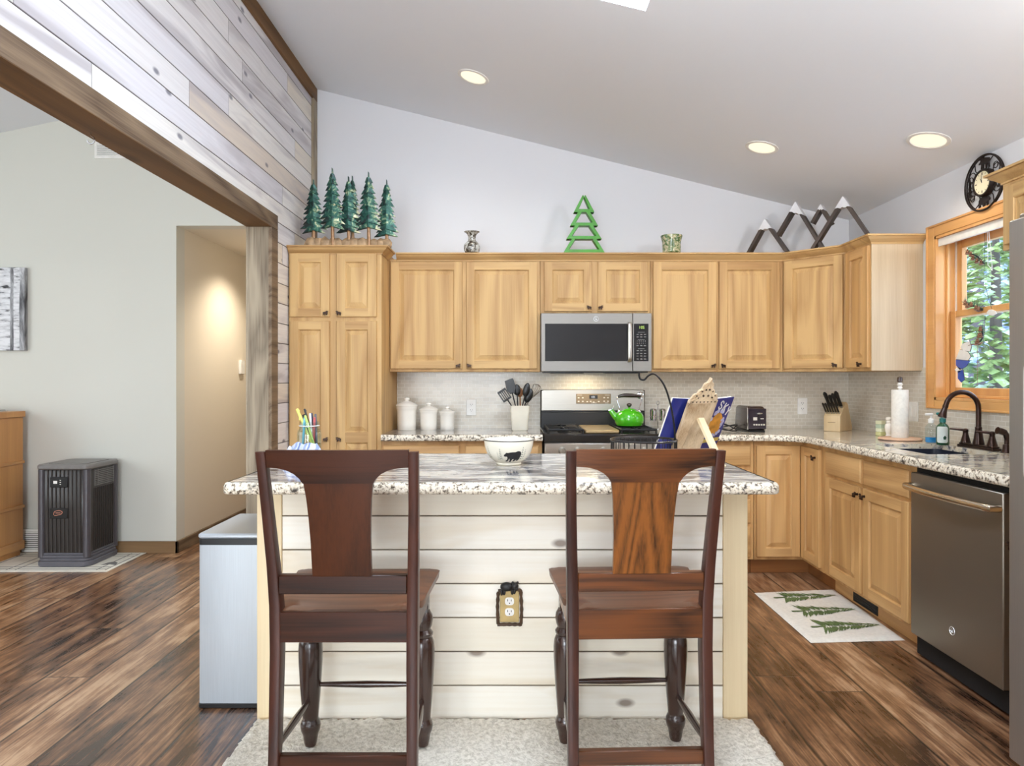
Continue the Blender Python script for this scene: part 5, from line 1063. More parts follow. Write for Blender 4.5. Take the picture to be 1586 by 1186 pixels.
for k in range(3): box(b, -0.017, -0.008, -d2 - 0.0126, -d2 - 0.012, 0.553 + k * 0.014, 0.558 + k * 0.014)
obj('indicator', b, M['white'], p)
b = BM(); box(b, -0.085, 0.035, -d2 - 0.012, -d2, 0.325, 0.395, 0.003); p = obj('name_plate', b, M['black'], t)
b = BM(); tube(b, curve([(-0.058, -d2 - 0.0125, 0.350), (-0.050, -d2 - 0.0125, 0.372), (-0.02, -d2 - 0.0125, 0.379), (0.0, -d2 - 0.0125, 0.370), (-0.006, -d2 - 0.0125, 0.356), (-0.03, -d2 - 0.0125, 0.349), (-0.052, -d2 - 0.0125, 0.346)], 5), 0.0028, 6); box(b, -0.045, -0.012, -d2 - 0.0128, -d2 - 0.012, 0.360, 0.366); obj('oval_emblem', b, plain('copper_emblem', lin(214, 150, 128), 0.3, 0.6), p)
M['matcloth'] = plain('off_white_mat', lin(226, 220, 206), 0.9); M['matline'] = plain('grey_mat_lines', lin(120, 116, 112), 0.9)
MX0, MX1, MY0, MY1 = -4.1, -2.69, 4.475, 4.955
t = thing('floor_mat', 'off white patterned mat under the humidifier', 'mat', (0, 0, 0))
b = BM(); box(b, MX0, MX1, MY0, MY1, 0.0005, 0.007, 0.002); obj('cloth', b, M['matcloth'], t)
b = BM()
for y in (MY0 + 0.05, MY0 + 0.10, MY1 - 0.05, MY1 - 0.10): box(b, MX0 + 0.03, MX1 - 0.03, y - 0.004, y + 0.004, 0.0069, 0.0076)
for x in (-2.72, -2.78, -3.32, -3.38, -3.55, -3.9): box(b, x - 0.004, x + 0.004, MY0 + 0.03, MY1 - 0.03, 0.0069, 0.0076)
prism(b, [(0, 0), (0.05, 0.02), (0.10, 0), (0.08, 0.06), (0.04, 0.09), (0.01, 0.06)], (-2.82, 4.62, 0.0069), (1, 0, 0), (0, 1, 0), (0, 0, 1), 0.0008); obj('pattern', b, M['matline'], t)
t = thing('dresser', 'orange oak dresser with panelled side next to the humidifier', 'dresser', (-3.55, 4.915, 0))
b = BM(); box(b, -1.0, -0.012, -0.50, 0, 0.04, 1.0, 0.003); box(b, -1.0, -0.02, -0.49, -0.02, 0, 0.04); obj('carcass', b, M['oak'], t)
b = BM(); box(b, -1.01, 0.006, -0.51, 0.002, 1.0, 1.045, 0.005); obj('top', b, M['oak'], t)
M['oaky'] = wood('orange_oak_rails', lin(210, 154, 90), lin(160, 102, 48), 6, 0.4, 0.3, 'Y', 0.25, 0.1, 0.4)
for z in (0.05, 0.345, 0.665): 
    b = BM(); box(b, -0.014, 0.0, -0.498, -0.001, z, z + (0.06 if z < 0.1 else 0.022), 0.002); obj('side_rail', b, M['oaky'], t)
b = BM(); rg = random.Random(2)
papers = [('sheet of paper at the bottom of the stack on the dresser', 0), ('magazine in the middle of the stack on the dresser', 1), ('loose paper lying on top of the dresser stack', 2)]
for lb, k in papers:
    b = BM(); box(b, -0.14, 0.14, -0.11, 0.11, 0, 0.008 if k == 1 else 0.004, 0.001); tag(obj('paper', b, plain('paper_%d' % k, (lin(216, 214, 206), lin(188, 192, 190), lin(228, 226, 220))[k], 0.7), None, (-3.74 - 0.012 * k, 4.70, 1.0455 + (0, 0.0042, 0.0124)[k]), (0, 0, (0.1, 0.02, -0.12)[k])), lb, 'paper', 'papers on the dresser')
def m_birch():
    m = NT('birch_photograph', 0.5); tc = m.n('TexCoord'); sp = m.n('SeparateXYZ'); m.l(tc.outputs['Object'], sp.inputs[0]); v = m.coord(False)
    f = m.noise(m.scale(v, (1, 1, 0.25)), 14.0, 5.0, 0.65, 0.5)
    bg = m.ramp(f, [(0.35, lin(58, 56, 60)), (0.5, lin(150, 150, 152)), (0.65, lin(222, 222, 224))])
    x = sp.outputs['X']; tr = None
    for cx, hw in ((-0.150, 0.045), (-0.06, 0.022), (-0.32, 0.05), (-0.52, 0.035)):
        wob = m.math('MULTIPLY', m.math('SUBTRACT', m.noise(m.scale(v, (0, 0, 1)), 3.0, 2.0), 0.5), 0.03)
        d = m.math('ABSOLUTE', m.math('SUBTRACT', m.math('ADD', x, wob), cx)); q = m.ramp(m.math('DIVIDE', d, hw), [(0.92, 1.0), (1.0, 0.0)]); tr = q if tr is None else m.math('MAXIMUM', tr, q)
    mk = m.noise(m.scale(v, (0.5, 1, 2.2)), 22.0, 3.0); bk = m.ramp(mk, [(0.33, lin(46, 44, 46)), (0.42, lin(196, 196, 198)), (0.6, lin(226, 226, 228))])
    m.color(m.mix(tr, bg, bk)); return m.m
t = thing('canvas_print', 'black and white birch tree canvas on the grey wall', 'picture', (-3.573, 4.975, 1.4825))
b = BM(); box(b, -0.92, 0.0, -0.032, 0, 0, 0.606, 0.002); obj('canvas', b, m_birch(), t)
def grille(name, label, loc, w, h, nsl, vertical=False):
    t = thing(name, label, 'vent', loc)
    b = BM(); frame_w = 0.018; box(b, 0, w, -0.008, 0, 0, frame_w, 0.001); box(b, 0, w, -0.008, 0, h - frame_w, h, 0.001); box(b, 0, frame_w, -0.008, 0, frame_w, h - frame_w, 0.001); box(b, w - frame_w, w, -0.008, 0, frame_w, h - frame_w, 0.001); obj('frame', b, M['white'], t)
    b = BM(); box(b, frame_w, w - frame_w, -0.002, 0, frame_w, h - frame_w); obj('backing', b, M['dark'], t)
    b = BM()
    for k in range(nsl):
        z = frame_w + (h - 2 * frame_w) * (k + 0.5) / nsl; box(b, frame_w, w - frame_w, -0.007, -0.002, z - 0.0045, z + 0.0045)
    if vertical: box(b, w / 2 - 0.006, w / 2 + 0.006, -0.008, -0.001, frame_w, h - frame_w)
    obj('slats', b, M['white'], t)
grille('air_vent', 'white return air grille high on the grey wall', (-3.08, 4.976, 2.893), 0.36, 0.125, 7)
grille('floor_register', 'white louvred register low behind the humidifier', (-3.60, 4.957, 0.012), 0.30, 0.165, 9, True)
b = BM(); prism(b, rrect(-0.045, 0.045, -0.03, 0.09, 0.006, 3), (0, 0, 0), (0, 1, 0), (0, 0, 1), (1, 0, 0), 0.024, bev=0.003); th = tag(obj('thermostat', b, M['white'], None, (HX + 0.0005, 6.14, 1.35)), 'small white thermostat on the hallway wall', 'thermostat')
hk = on_plane(141, 205, (0, 0, HZ0 - 0.002), (0, 0, 1))
b = BM(); tube(b, curve([(0, 0, 0), (0, 0, -0.012), (0.012, 0, -0.022), (0.012, 0, -0.036), (0, 0, -0.044), (-0.012, 0, -0.036), (-0.012, 0, -0.028)], 4), 0.0025, 6); tag(obj('ceiling_hook', b, M['chrome'], None, (hk.x, hk.y, HZ0 - 0.001)), 'small metal hook screwed under the opening header', 'hook')
# ---------------------------------------------------------------- outlet with the bear on the island
o = outlet((-0.019, IY + 0.003, 0.425), 0, 'rustic tan outlet plate with black bear on the island', mats=('tanplate', 'white')) if M.setdefault('tanplate', plain('sand_cast_plate', lin(190, 164, 108), 0.6, 0, 0, 0.14)) else None
b = BM(); M['twig'] = plain('dark_twig_resin', lin(72, 50, 30), 0.6, 0, 0, 0.3)
for pts in ([(-0.043, -0.004, -0.065), (-0.045, -0.006, 0.0), (-0.042, -0.004, 0.055)], [(0.043, -0.004, -0.065), (0.045, -0.006, -0.01), (0.042, -0.004, 0.062)], [(-0.045, -0.004, -0.068), (0.0, -0.008, -0.066), (0.046, -0.004, -0.068)], [(-0.042, -0.004, 0.058), (0.0, -0.006, 0.064), (0.044, -0.004, 0.060)]): tube(b, curve(pts, 5), [0.006 + 0.0015 * math.sin(3 * k) for k in range(11)], 8)
obj('twig_border', b, M['twig'], o)
b = BM(); T = bmesh.new()
def blob(c, r, sc): 
    q = bmesh.new(); bmesh.ops.create_uvsphere(q, u_segments=14, v_segments=10, radius=r)
    for v in q.verts: v.co = Vector((v.co.x * sc[0] + c[0], v.co.y * sc[1] + c[1], v.co.z * sc[2] + c[2])); 
    for f in q.faces: f.smooth = True
    add(b, q)
blob((-0.010, -0.012, 0.076), 0.020, (1.25, 0.7, 0.85)); blob((0.020, -0.016, 0.080), 0.0135, (1, 0.85, 0.95)); blob((0.026, -0.025, 0.073), 0.007, (1, 0.9, 0.8))
for s in (0.012, 0.030): blob((s, -0.013, 0.092), 0.0045, (1, 0.7, 1))
for x, z in ((-0.029, 0.055), (-0.020, 0.056), (0.010, 0.058), (0.018, 0.060)): blob((x, -0.012, z), 0.0075, (0.8, 0.8, 1.6))
obj('bear_figure', b, plain('black_resin', lin(26, 23, 22), 0.5), o)
# ---------------------------------------------------------------- things on the island
bc = at(788, 719, 2.845); BX, BYY = bc.x, 2.845
t = thing('serving_bowl', 'cream bowl painted with a black bear and trees', 'bowl', (BX, BYY, FZ)); bp = [(0.050, 0), (0.053, 0.003), (0.052, 0.010), (0.058, 0.013), (0.078, 0.028), (0.093, 0.052), (0.101, 0.078), (0.105, 0.104)]
def bowl_r(z):
    for (r0, z0), (r1, z1) in zip(bp, bp[1:]):
        if z0 <= z <= z1: return r0 + (r1 - r0) * (z - z0) / max(1e-6, z1 - z0)
    return bp[-1][0]
b = BM(); lathe(b, bp + [(0.1045, 0.106), (0.102, 0.105), (0.098, 0.080), (0.089, 0.052), (0.074, 0.030), (0.04, 0.018), (0.002, 0.016)], 56); obj('vessel', b, M['cream'], t)
b = BM(); lathe(b, [(0.1035, 0.1015), (0.1052, 0.1015), (0.1057, 0.104), (0.1040, 0.1066)], 56, capb=False, capt=False); obj('rim_band', b, plain('grey_rim_glaze', lin(92, 88, 84), 0.3), t)
wrap = lambda e: (lambda u, v: Vector(((bowl_r(v) + e) * math.sin(u / 0.09), -(bowl_r(v) + e) * math.cos(u / 0.09), v)))
BEAR = [(-0.024, 0.020), (-0.014, 0.019), (-0.006, 0.024), (-0.002, 0.034), (0.002, 0.026), (-0.003, 0.018), (0.006, 0.017), (0.014, 0.030), (0.021, 0.030), (0.017, 0.020), (0.026, 0.020), (0.034, 0.028), (0.037, 0.021), (0.045, 0.022), (0.049, 0.032), (0.052, 0.046), (0.050, 0.057), (0.044, 0.063), (0.034, 0.064), (0.024, 0.060), (0.012, 0.060), (0.002, 0.059), (-0.006, 0.057), (-0.014, 0.058), (-0.018, 0.053), (-0.024, 0.049), (-0.025, 0.043), (-0.018, 0.041), (-0.012, 0.042), (-0.009, 0.036), (-0.012, 0.028)]
b = BM(); decal(b, [(u * 0.95 + 0.004, v) for u, v in BEAR], wrap(0.0008), 0.005); obj('bear_print', b, plain('black_glaze', lin(26, 25, 25), 0.35), t)
b = BM()
for u0, hgt, z0 in ((-0.034, 0.048, 0.026), (-0.046, 0.036, 0.024), (0.057, 0.056, 0.024), (0.070, 0.044, 0.026), (-0.092, 0.05, 0.03), (-0.106, 0.04, 0.03)):
    for k in range(6):
        z = z0 + hgt * k / 6; w_ = 0.009 * (1 - k / 6.5)
        decal(b, [(u0 - w_, z + 0.003), (u0 - w_ * 0.3, z + hgt / 6), (u0 + w_ * 0.3, z + hgt / 6), (u0 + w_, z + 0.003), (u0 + w_ * 0.3, z + 0.004), (u0, z + 0.0055), (u0 - w_ * 0.3, z + 0.004)], wrap(0.0007), 0.02)
obj('tree_print', b, plain('grey_green_glaze', lin(130, 136, 122), 0.4), t)
# mason jar of pens
jc = at(479, 700, 3.06); JX, JY = jc.x, 3.06
t = thing('mason_jar', 'glass mason jar full of pens at the pantry end of island', 'jar', (JX, JY, FZ))
JS = 1.08; b = BM(); lathe(b, [(r * JS, z * 0.96) for r, z in [(0.044, 0.0), (0.048, 0.004), (0.049, 0.03), (0.049, 0.115), (0.046, 0.132), (0.039, 0.142), (0.0385, 0.150), (0.040, 0.152), (0.040, 0.170), (0.0375, 0.172), (0.0365, 0.150), (0.036, 0.142), (0.043, 0.130), (0.0455, 0.115), (0.0455, 0.01), (0.03, 0.006)]], 36); obj('glass_body', b, M['jar'], t)
b = BM(); tube(b, [(0.0405 * JS * math.cos(a), 0.0405 * JS * math.sin(a), 0.147) for a in [2 * PI * k / 28 for k in range(28)]], 0.0022, 6, True); obj('neck_ring', b, M['white'], t)
PENS = [('yellow highlighter leaning out over the jar rim', 455, 633, -0.012, lin(222, 224, 110), 0.0065), ('black pen standing tallest in the middle of the jar', 470, 633, 0.01, lin(26, 26, 28), 0.0048), ('pale green marker slanting across the front of the jar', 474, 643, -0.02, lin(186, 206, 106), 0.0060), ('black marker with a square cap at the jar back', 462, 642, 0.02, lin(34, 32, 34), 0.0075), ('dark blue pen behind the green marker', 478, 640, 0.018, lin(40, 46, 80), 0.005), ('white pen leaning toward the pantry door knobs', 480, 640, -0.006, lin(226, 226, 228), 0.005), ('grey pen with a dark clip at the jar side', 485, 641, 0.012, lin(92, 92, 100), 0.0055), ('red pen mostly inside the jar glass', 487, 650, -0.015, lin(190, 84, 84), 0.0055), ('light blue pen low inside the jar', 474, 652, -0.024, lin(120, 190, 214), 0.006)]
NECK = [(-0.026, -0.008), (-0.008, 0.012), (0.000, -0.028), (-0.020, 0.018), (0.008, 0.027), (0.008, -0.004), (0.026, 0.012), (0.026, -0.012), (-0.014, -0.026)]
for (lb, px, py, dy, c, r), nk in zip(PENS, NECK):
    tip = at(px, py, JY + dy); rp = Vector((JX + nk[0], JY + nk[1], FZ + 0.16)); tip.y = JY + nk[1] * 1.25 
    if tip.z < FZ + 0.185: tip.z = FZ + 0.185
    base_ = tip + (rp - tip) * ((tip.z - FZ - 0.012) / (tip.z - rp.z)); off = Vector((base_.x - JX, base_.y - JY)); lim = 0.036
    if off.length > lim: off = off * (lim / off.length); base_.x, base_.y = JX + off.x, JY + off.y; tip = base_ + (rp - base_) * ((tip.z - base_.z) / (rp.z - base_.z))
    L = tip - base_
    t = thing('pen', lb, 'pen', base_, 0, 'pens in the mason jar'); mt = plain('pen_' + lb.split()[0] + str(px), c, 0.35)
    b = BM(); tube(b, [Vector((0, 0, 0)), L * 0.06, L * 0.70], [0.0015, r * 0.85, r * 0.85], 10); obj('barrel', b, mt, t)
    b = BM(); tube(b, [L * 0.70, L * 0.985, L], [r, r, r * 0.8], 10); box(b, L.x * 0.85 - 0.0015, L.x * 0.85 + 0.0015, L.y * 0.85 - r - 0.002, L.y * 0.85 - r + 0.001, L.z * 0.76, L.z * 0.98); obj('cap', b, mt, t)
# crumpled tea towel
M['towel'] = NT('blue_striped_towel', 0.95, 0, 0, 0.1)
_m = M['towel']; _v = _m.coord(False); _sx = _m.n('SeparateXYZ'); _m.l(_v, _sx.inputs[0]); _f = _m.math('FRACT', _m.math('MULTIPLY', _m.math('ADD', _sx.outputs['X'], _m.math('MULTIPLY', _m.noise(_v, 9.0), 0.05)), 19.0))
_m.color(_m.mix(_m.math('MULTIPLY', _m.noise(_v, 30), 0.2), _m.ramp(_f, [(0.10, lin(196, 204, 222)), (0.16, lin(96, 116, 166)), (0.26, lin(96, 116, 166)), (0.32, lin(190, 198, 220)), (0.70, lin(204, 208, 222)), (0.78, lin(134, 150, 192))]), lin(214, 216, 226))); M['towel'] = _m.m
b = BM(); nx, ny = 44, 20; g = []; rg = random.Random(8)
for j in range(ny + 1):
    row = []
    for i in range(nx + 1):
        u, v = i / nx, j / ny; e = min(1, 5 * min(u, 1 - u)) * min(1, 4 * min(v, 1 - v))
        z = 0.003 + e * (0.048 + 0.052 * u ** 1.4 + 0.018 * math.sin(7 * u + 3 * v) * math.sin(4 * v + 2 * u + 0.6) + 0.004 * math.sin(17 * u - 7 * v))
        row.append(b.verts.new((-0.10 + 0.20 * u + 0.01 * math.sin(6 * v), -0.06 + 0.13 * v + 0.012 * math.sin(8 * u), max(0.002, z))))
    g.append(row)
for j in range(ny):
    for i in range(nx): b.faces.new((g[j][i], g[j][i + 1], g[j + 1][i + 1], g[j + 1][i]))
tp = at(469, 700, 2.90); tag(obj('tea_towel', b, M['towel'], None, (tp.x, 2.89, FZ + 0.0003), smooth=80), 'crumpled white and blue striped tea towel beside the pen jar', 'towel')
# wire basket with banana hook
kc = at(997, 681, 2.53); t = thing('fruit_basket', 'dark wire fruit basket with a tall banana hook', 'basket', (kc.x, 2.53, FZ)); RB = 0.121; zr = kc.z - FZ
b = BM(); ring = lambda r, z, q: tube(b, [(r * math.cos(a), r * math.sin(a), z) for a in [2 * PI * k / 40 for k in range(40)]], q, 8, True)
ring(RB, zr, 0.0042); ring(0.075, 0.006, 0.004); obj('rings', b, M['chrome'] if False else plain('dark_steel_wire', lin(70, 68, 68), 0.25, 0.9), t)
b = BM()
for k in range(34):
    a = 2 * PI * k / 34; tube(b, curve([(RB * math.cos(a), RB * math.sin(a), zr), (RB * 0.98 * math.cos(a), RB * 0.98 * math.sin(a), zr * 0.55), (RB * 0.80 * math.cos(a), RB * 0.80 * math.sin(a), zr * 0.18), (0.075 * math.cos(a), 0.075 * math.sin(a), 0.006)], 3), 0.0017, 5)
for k in range(5): tube(b, [(-0.07, -0.06 + 0.03 * k, 0.006), (0.07, -0.06 + 0.03 * k, 0.006)], 0.0016, 5)
obj('wires', b, M['wire'], t)
hp = [(1046, 697), (1045.5, 680), (1043, 650), (1037, 620), (1029, 597), (1019, 583), (1011, 579), (1004, 582), (998, 588), (992, 587), (990, 582), (990, 576)]
b = BM(); tube(b, curve([Vector((RB - 0.004, 0, 0.008))] + [at(px, py, 2.53) - Vector((kc.x, 2.53, FZ)) for px, py in hp[1:]], 5), 0.0036, 8); obj('banana_hook', b, M['wire'], t)
# cookbook stand and open cookbook
sc_ = on_z(1084, 714, FZ); rz = math.radians(32); lean = math.radians(25)
t = thing('cookbook_stand', 'carved whitewashed wooden cookbook stand seen from the back', 'stand', (0.705, 2.86, FZ), rz)
# local x along the board, local -y towards the back prop (the viewer), board leans towards -y with height
Ub, Vb, Nb = Vector((1, 0, 0)), Vector((0, -math.sin(lean), math.cos(lean))), Vector((0, math.cos(lean), math.sin(lean)))
b = BM(); hw = 0.080
crest = [(-hw, 0.285)] + [(-hw + hw * k / 7, 0.285 + 0.105 * (k / 7) ** 1.3 + 0.006 * abs(math.sin(PI * k / 2))) for k in range(1, 8)]
crest += [(-u, v) for u, v in crest[:-1]][::-1]
def slot(bm, poly, y0=0.0, th=0.014): prism(bm, poly, Ub * 0 + Nb * y0, Ub, Vb, Nb, th)
for k in range(3): slot(b, [(-hw + k * 0.0535, 0.012), (-hw + k * 0.0535 + 0.0525, 0.012), (-hw + k * 0.0535 + 0.0525, 0.285), (-hw + k * 0.0535, 0.285)])
obj('board', b, M['rawwood'], t)
# carved crest: rim band plus scroll work
b = BM(); n = len(crest)
for (u0, v0), (u1, v1) in zip(crest, crest[1:]): slot(b, [(u0, v0 - 0.018), (u1, v1 - 0.018), (u1, v1), (u0, v0)])
slot(b, [(-hw, 0.284), (hw, 0.284), (hw, 0.298), (-hw, 0.298)])
def P3(u, v, o=0.007): return Ub * u + Vb * v + Nb * o
for s in (-1, 1):
    for cu, cv, rr in ((0.026, 0.325, 0.022), (0.056, 0.312, 0.013), (0.012, 0.36, 0.015), (0.070, 0.303, 0.006)):
        tube(b, curve([P3(s * (cu + rr * (1 - k / 14) * math.cos(k * 0.75)), cv + rr * (1 - k / 14) * math.sin(k * 0.75)) for k in range(12)], 3), 0.0046, 6)
tube(b, [P3(0, 0.295), P3(0, 0.38)], 0.005, 6); slot(b, crest, 0.004, 0.007); obj('carved_crest', b, M['rawwood'], t)
b = BM()
for u, v, r_ in [(-0.064 + 0.0213 * k, 0.291, 0.0042) for k in range(7)] + [(s * u, v, r_) for s in (-1, 1) for u, v, r_ in ((0.014, 0.318, 0.005), (0.040, 0.310, 0.004), (0.030, 0.338, 0.0045), (0.010, 0.345, 0.004), (0.052, 0.318, 0.0035))]:
    prism(b, [(u - r_, v), (u, v - r_), (u + r_, v), (u, v + r_)], Nb * 0.0038, Ub, Vb, -Nb, 0.0042)
obj('pierced_holes', b, plain('dark_pierced_gap', lin(62, 46, 32), 0.9), t)
b = BM(); slot(b, [(-hw - 0.02, 0.002), (hw + 0.02, 0.002), (hw + 0.02, 0.024), (-hw - 0.02, 0.024)], 0.0, 0.06); obj('ledge', b, M['rawwood'], t)
b = BM(); top = P3(0.0, 0.215, -0.006); foot = Vector((0.0, top.y - 0.115, 0.005)); dv = (foot - top); dn = dv.normalized()
wv = Vector((1, 0, 0)); nv = dn.cross(wv); prism(b, [(-0.016, 0), (0.016, 0), (0.016, dv.length), (-0.016, dv.length)], top, wv, dn, nv, 0.014, bev=0.001); obj('prop_leg', b, M['pine'], t)
Ms = Matrix.Translation(t.location) @ Matrix.Rotation(rz, 4, 'Z')
bk = thing('cookbook', 'open cookbook with blue cover propped on the carved stand', 'book', t.location, rz)
M['bookblue'] = plain('deep_blue_cover', lin(34, 44, 122), 0.3, 0, 0.3); M['pages'] = plain('book_pages', lin(236, 230, 214), 0.8)
Bw, Bh, B0 = 0.182, 0.264, 0.028
for s, ang in ((-1, math.radians(8)), (1, math.radians(-8))):
    ca = math.cos(ang); q = Matrix.Rotation(0, 4, 'X')
    Us = (Ub * s * math.cos(math.radians(7)) + Nb * math.sin(math.radians(7)))
    Ns = Nb * math.cos(math.radians(7)) - Ub * s * math.sin(math.radians(7))
    O = Nb * 0.0155 + Vb * B0 + Ub * 0.042
    b = BM(); prism(b, [(0.004, 0), (Bw, 0), (Bw, Bh), (0.004, Bh)], O, Us, Vb, Ns, 0.003); cv = obj('cover', b, M['bookblue'], bk)
    b = BM(); prism(b, [(0.004, 0.004), (Bw - 0.005, 0.004), (Bw - 0.005, Bh - 0.004), (0.004, Bh - 0.004)], O + Ns * 0.0032, Us, Vb, Ns, 0.013); obj('page_block', b, M['pages'], bk)
    if s == 1:
        F_ = lambda u, v: O + Us * u + Vb * v - Ns * 0.0008
        b = BM(); circ = [(0.112 + 0.048 * math.cos(a) * (1 + 0.06 * math.sin(5 * a)), 0.135 + 0.058 * math.sin(a) * (1 + 0.05 * math.cos(4 * a))) for a in [2 * PI * k / 28 for k in range(28)]]; decal(b, circ, F_, 0.2); obj('baked_pie_picture', b, plain('baked_crust_print', lin(206, 142, 56), 0.4, 0, 0, 0.3, 0.5, 30), cv)
        b = BM(); rg = random.Random(4); F2 = lambda u, v: O + Us * u + Vb * v - Ns * 0.0012
        for k in range(26):
            a = rg.uniform(PI * 0.95, PI * 2.2); rr = rg.uniform(0.042, 0.056); u, v, r_ = 0.112 + rr * math.cos(a), 0.130 + rr * math.sin(a), rg.uniform(0.004, 0.010); decal(b, [(u + r_ * math.cos(q_), v + r_ * math.sin(q_)) for q_ in [2 * PI * m_ / 8 for m_ in range(8)]], F2, 0.2)
        for k in range(12):
            a = rg.uniform(0.2, PI * 0.9); u, v, r_ = 0.112 + 0.048 * math.cos(a), 0.145 + 0.060 * math.sin(a), rg.uniform(0.006, 0.012); decal(b, [(u + r_ * math.cos(q_), v + r_ * math.sin(q_)) for q_ in [2 * PI * m_ / 8 for m_ in range(8)]], F2, 0.2)
        obj('blossom_print', b, plain('lilac_print', lin(198, 196, 222), 0.5, 0, 0, 0.2), cv)
        b = BM(); decal(b, [(0.04, 0.052), (0.178, 0.052), (0.178, 0.070), (0.04, 0.070)], F_, 0.2); obj('yellow_band', b, plain('yellow_print', lin(214, 186, 92), 0.4, 0, 0, 0.2, 0.5, 60), cv)
        # white capital letters set along a falling line
        b = BM(); F3 = O - Ns * 0.0006
        LET = {'S': [[(0.9, 0.82), (0.62, 1.0), (0.28, 0.98), (0.10, 0.78), (0.28, 0.58), (0.70, 0.44), (0.90, 0.24), (0.70, 0.02), (0.32, 0.0), (0.08, 0.18)]], 'K': [[(0.1, 0), (0.1, 1.0)], [(0.9, 1.0), (0.14, 0.44)], [(0.36, 0.58), (0.92, 0.0)]], 'Y': [[(0.05, 1.0), (0.5, 0.46)], [(0.95, 1.0), (0.5, 0.46)], [(0.5, 0.46), (0.5, 0.0)]]}
        for ch, (lu, lv, lr) in zip('SKY', ((0.088, 0.218, -0.30), (0.121, 0.206, -0.42), (0.150, 0.188, -0.55))):
            for st in LET[ch]:
                sp_ = [(lu + (x * 0.026) * math.cos(lr) - (y * 0.036) * math.sin(lr), lv + (x * 0.026) * math.sin(lr) + (y * 0.036) * math.cos(lr)) for x, y in st]
                for (u0, v0), (u1, v1) in zip(sp_, sp_[1:]):
                    d_ = Vector((u1 - u0, v1 - v0)).normalized() * 0.0032; q_ = Vector((-d_.y, d_.x))
                    prism(b, [(u0 - d_.x * 0.6 + q_.x, v0 - d_.y * 0.6 + q_.y), (u0 - d_.x * 0.6 - q_.x, v0 - d_.y * 0.6 - q_.y), (u1 + d_.x * 0.6 - q_.x, v1 + d_.y * 0.6 - q_.y), (u1 + d_.x * 0.6 + q_.x, v1 + d_.y * 0.6 + q_.y)], F3, Us, Vb, -Ns, 0.0008)
        obj('lettering', b, M['white'], cv)
# ---------------------------------------------------------------- things on top of the cabinets
def m_pine():
    m = NT('painted_metal_pine', 0.38, 0.35, 0.1); v = m.coord(True)
    f = m.noise(m.scale(v, (1, 1, 0.9)), 26.0, 4.0, 0.65, 0.8); tc = m.n('TexCoord'); sp = m.n('SeparateXYZ'); m.l(tc.outputs['Object'], sp.inputs[0])
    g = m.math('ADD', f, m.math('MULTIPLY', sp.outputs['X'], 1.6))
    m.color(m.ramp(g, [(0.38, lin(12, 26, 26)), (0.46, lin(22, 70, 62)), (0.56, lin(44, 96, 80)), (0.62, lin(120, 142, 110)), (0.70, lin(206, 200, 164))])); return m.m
M['pinetree'] = m_pine(); M['bronzebark'] = plain('copper_brown_metal', lin(150, 112, 76), 0.4, 0.4, 0, 0.3, 0.5, 40)
PT = 2.1342
SY = 4.415; tp0 = at(540, 378, SY)
t = thing('pine_grove_sculpture', 'painted metal sculpture of six pine trees on top of pantry', 'sculpture', (tp0.x, SY, PT))
def pine(px, ptop, pbot, pw, dy, seed, base_px=378):
    rg = random.Random(seed); Y = SY + dy; top = at(px, ptop, Y); bot = at(px, pbot, Y); h = top.z - bot.z; W2 = pw / 2 * Y / F
    b = BM(); n = 11; L, Rr_, C = [], [], []
    def out(s):
        pts = []
        for k in range(n):
            f = k / n; wd = W2 * 1.2 * (f ** 0.6) * rg.uniform(0.85, 1.12) + 0.004; zt = h * (1 - f); 
            pts.append((s * wd * 0.55, zt)); pts.append((s * wd * 1.15, zt - h / n * rg.uniform(0.75, 1.05))); pts.append((s * wd * 0.80, zt - h / n * 0.95))
        return pts
    for s in (-1, 1):
        o_ = [(0.0, h)] + out(s) + [(0.0, 0.006)]
        cf = [b.verts.new((0, -0.020 - 0.004 * math.sin(i), z)) for i, (u, z) in enumerate(o_)]
        ef = [b.verts.new((u, -0.004 - (0.007 if i % 3 == 1 else 0.0), z - abs(u) * 0.25)) for i, (u, z) in enumerate(o_)]
        eb = [b.verts.new((u, 0.008, z - abs(u) * 0.25)) for i, (u, z) in enumerate(o_)]; cb = [b.verts.new((0, 0.012, z)) for u, z in o_]
        for i in range(len(o_) - 1):
            for a, c in ((cf, ef), (ef, eb), (eb, cb)):
                try: b.faces.new((a[i], a[i + 1], c[i + 1], c[i]))
                except ValueError: pass
    o = obj('pine_tree', b, M['pinetree'], t, (bot.x - t.location.x, Y - SY, bot.z - PT), smooth=25)
    b = BM(); zb = -(bot.z - PT) + 0.004; tube(b, [(0, 0.002, h * 0.4), (0, 0.0, 0.0), (0.002, 0, zb + 0.015), (0.0, 0, zb)], [0.006, 0.011, 0.012, 0.016], 8); obj('trunk', b, M['bronzebark'], o)
for a in ((486, 279, 358, 30, 0.02, 1), (515, 261, 351, 30, 0.0, 2), (540, 274, 358, 27, 0.012, 3), (546, 273, 352, 22, 0.05, 8), (571, 267, 353, 30, 0.0, 4), (599, 279, 364, 27, 0.012, 5)): pine(*a)
b = BM(); rg = random.Random(6); x0_, x1_ = at(474, 378, SY).x - t.location.x, at(606, 378, SY).x - t.location.x
def rock(c, r, sc):
    q = bmesh.new(); bmesh.ops.create_icosphere(q, subdivisions=2, radius=r)
    for v in q.verts: v.co = Vector((v.co.x * sc[0] * rg.uniform(0.9, 1.1) + c[0], v.co.y * sc[1] + c[1], max(0.0, v.co.z * sc[2] * rg.uniform(0.85, 1.15) + c[2])))
    add(b, q)
k = x0_ + 0.03
while k < x1_ - 0.02: rock((k, 0.012, 0.012), rg.uniform(0.034, 0.046), (1.1, 0.62, 1.25)); k += rg.uniform(0.035, 0.055)
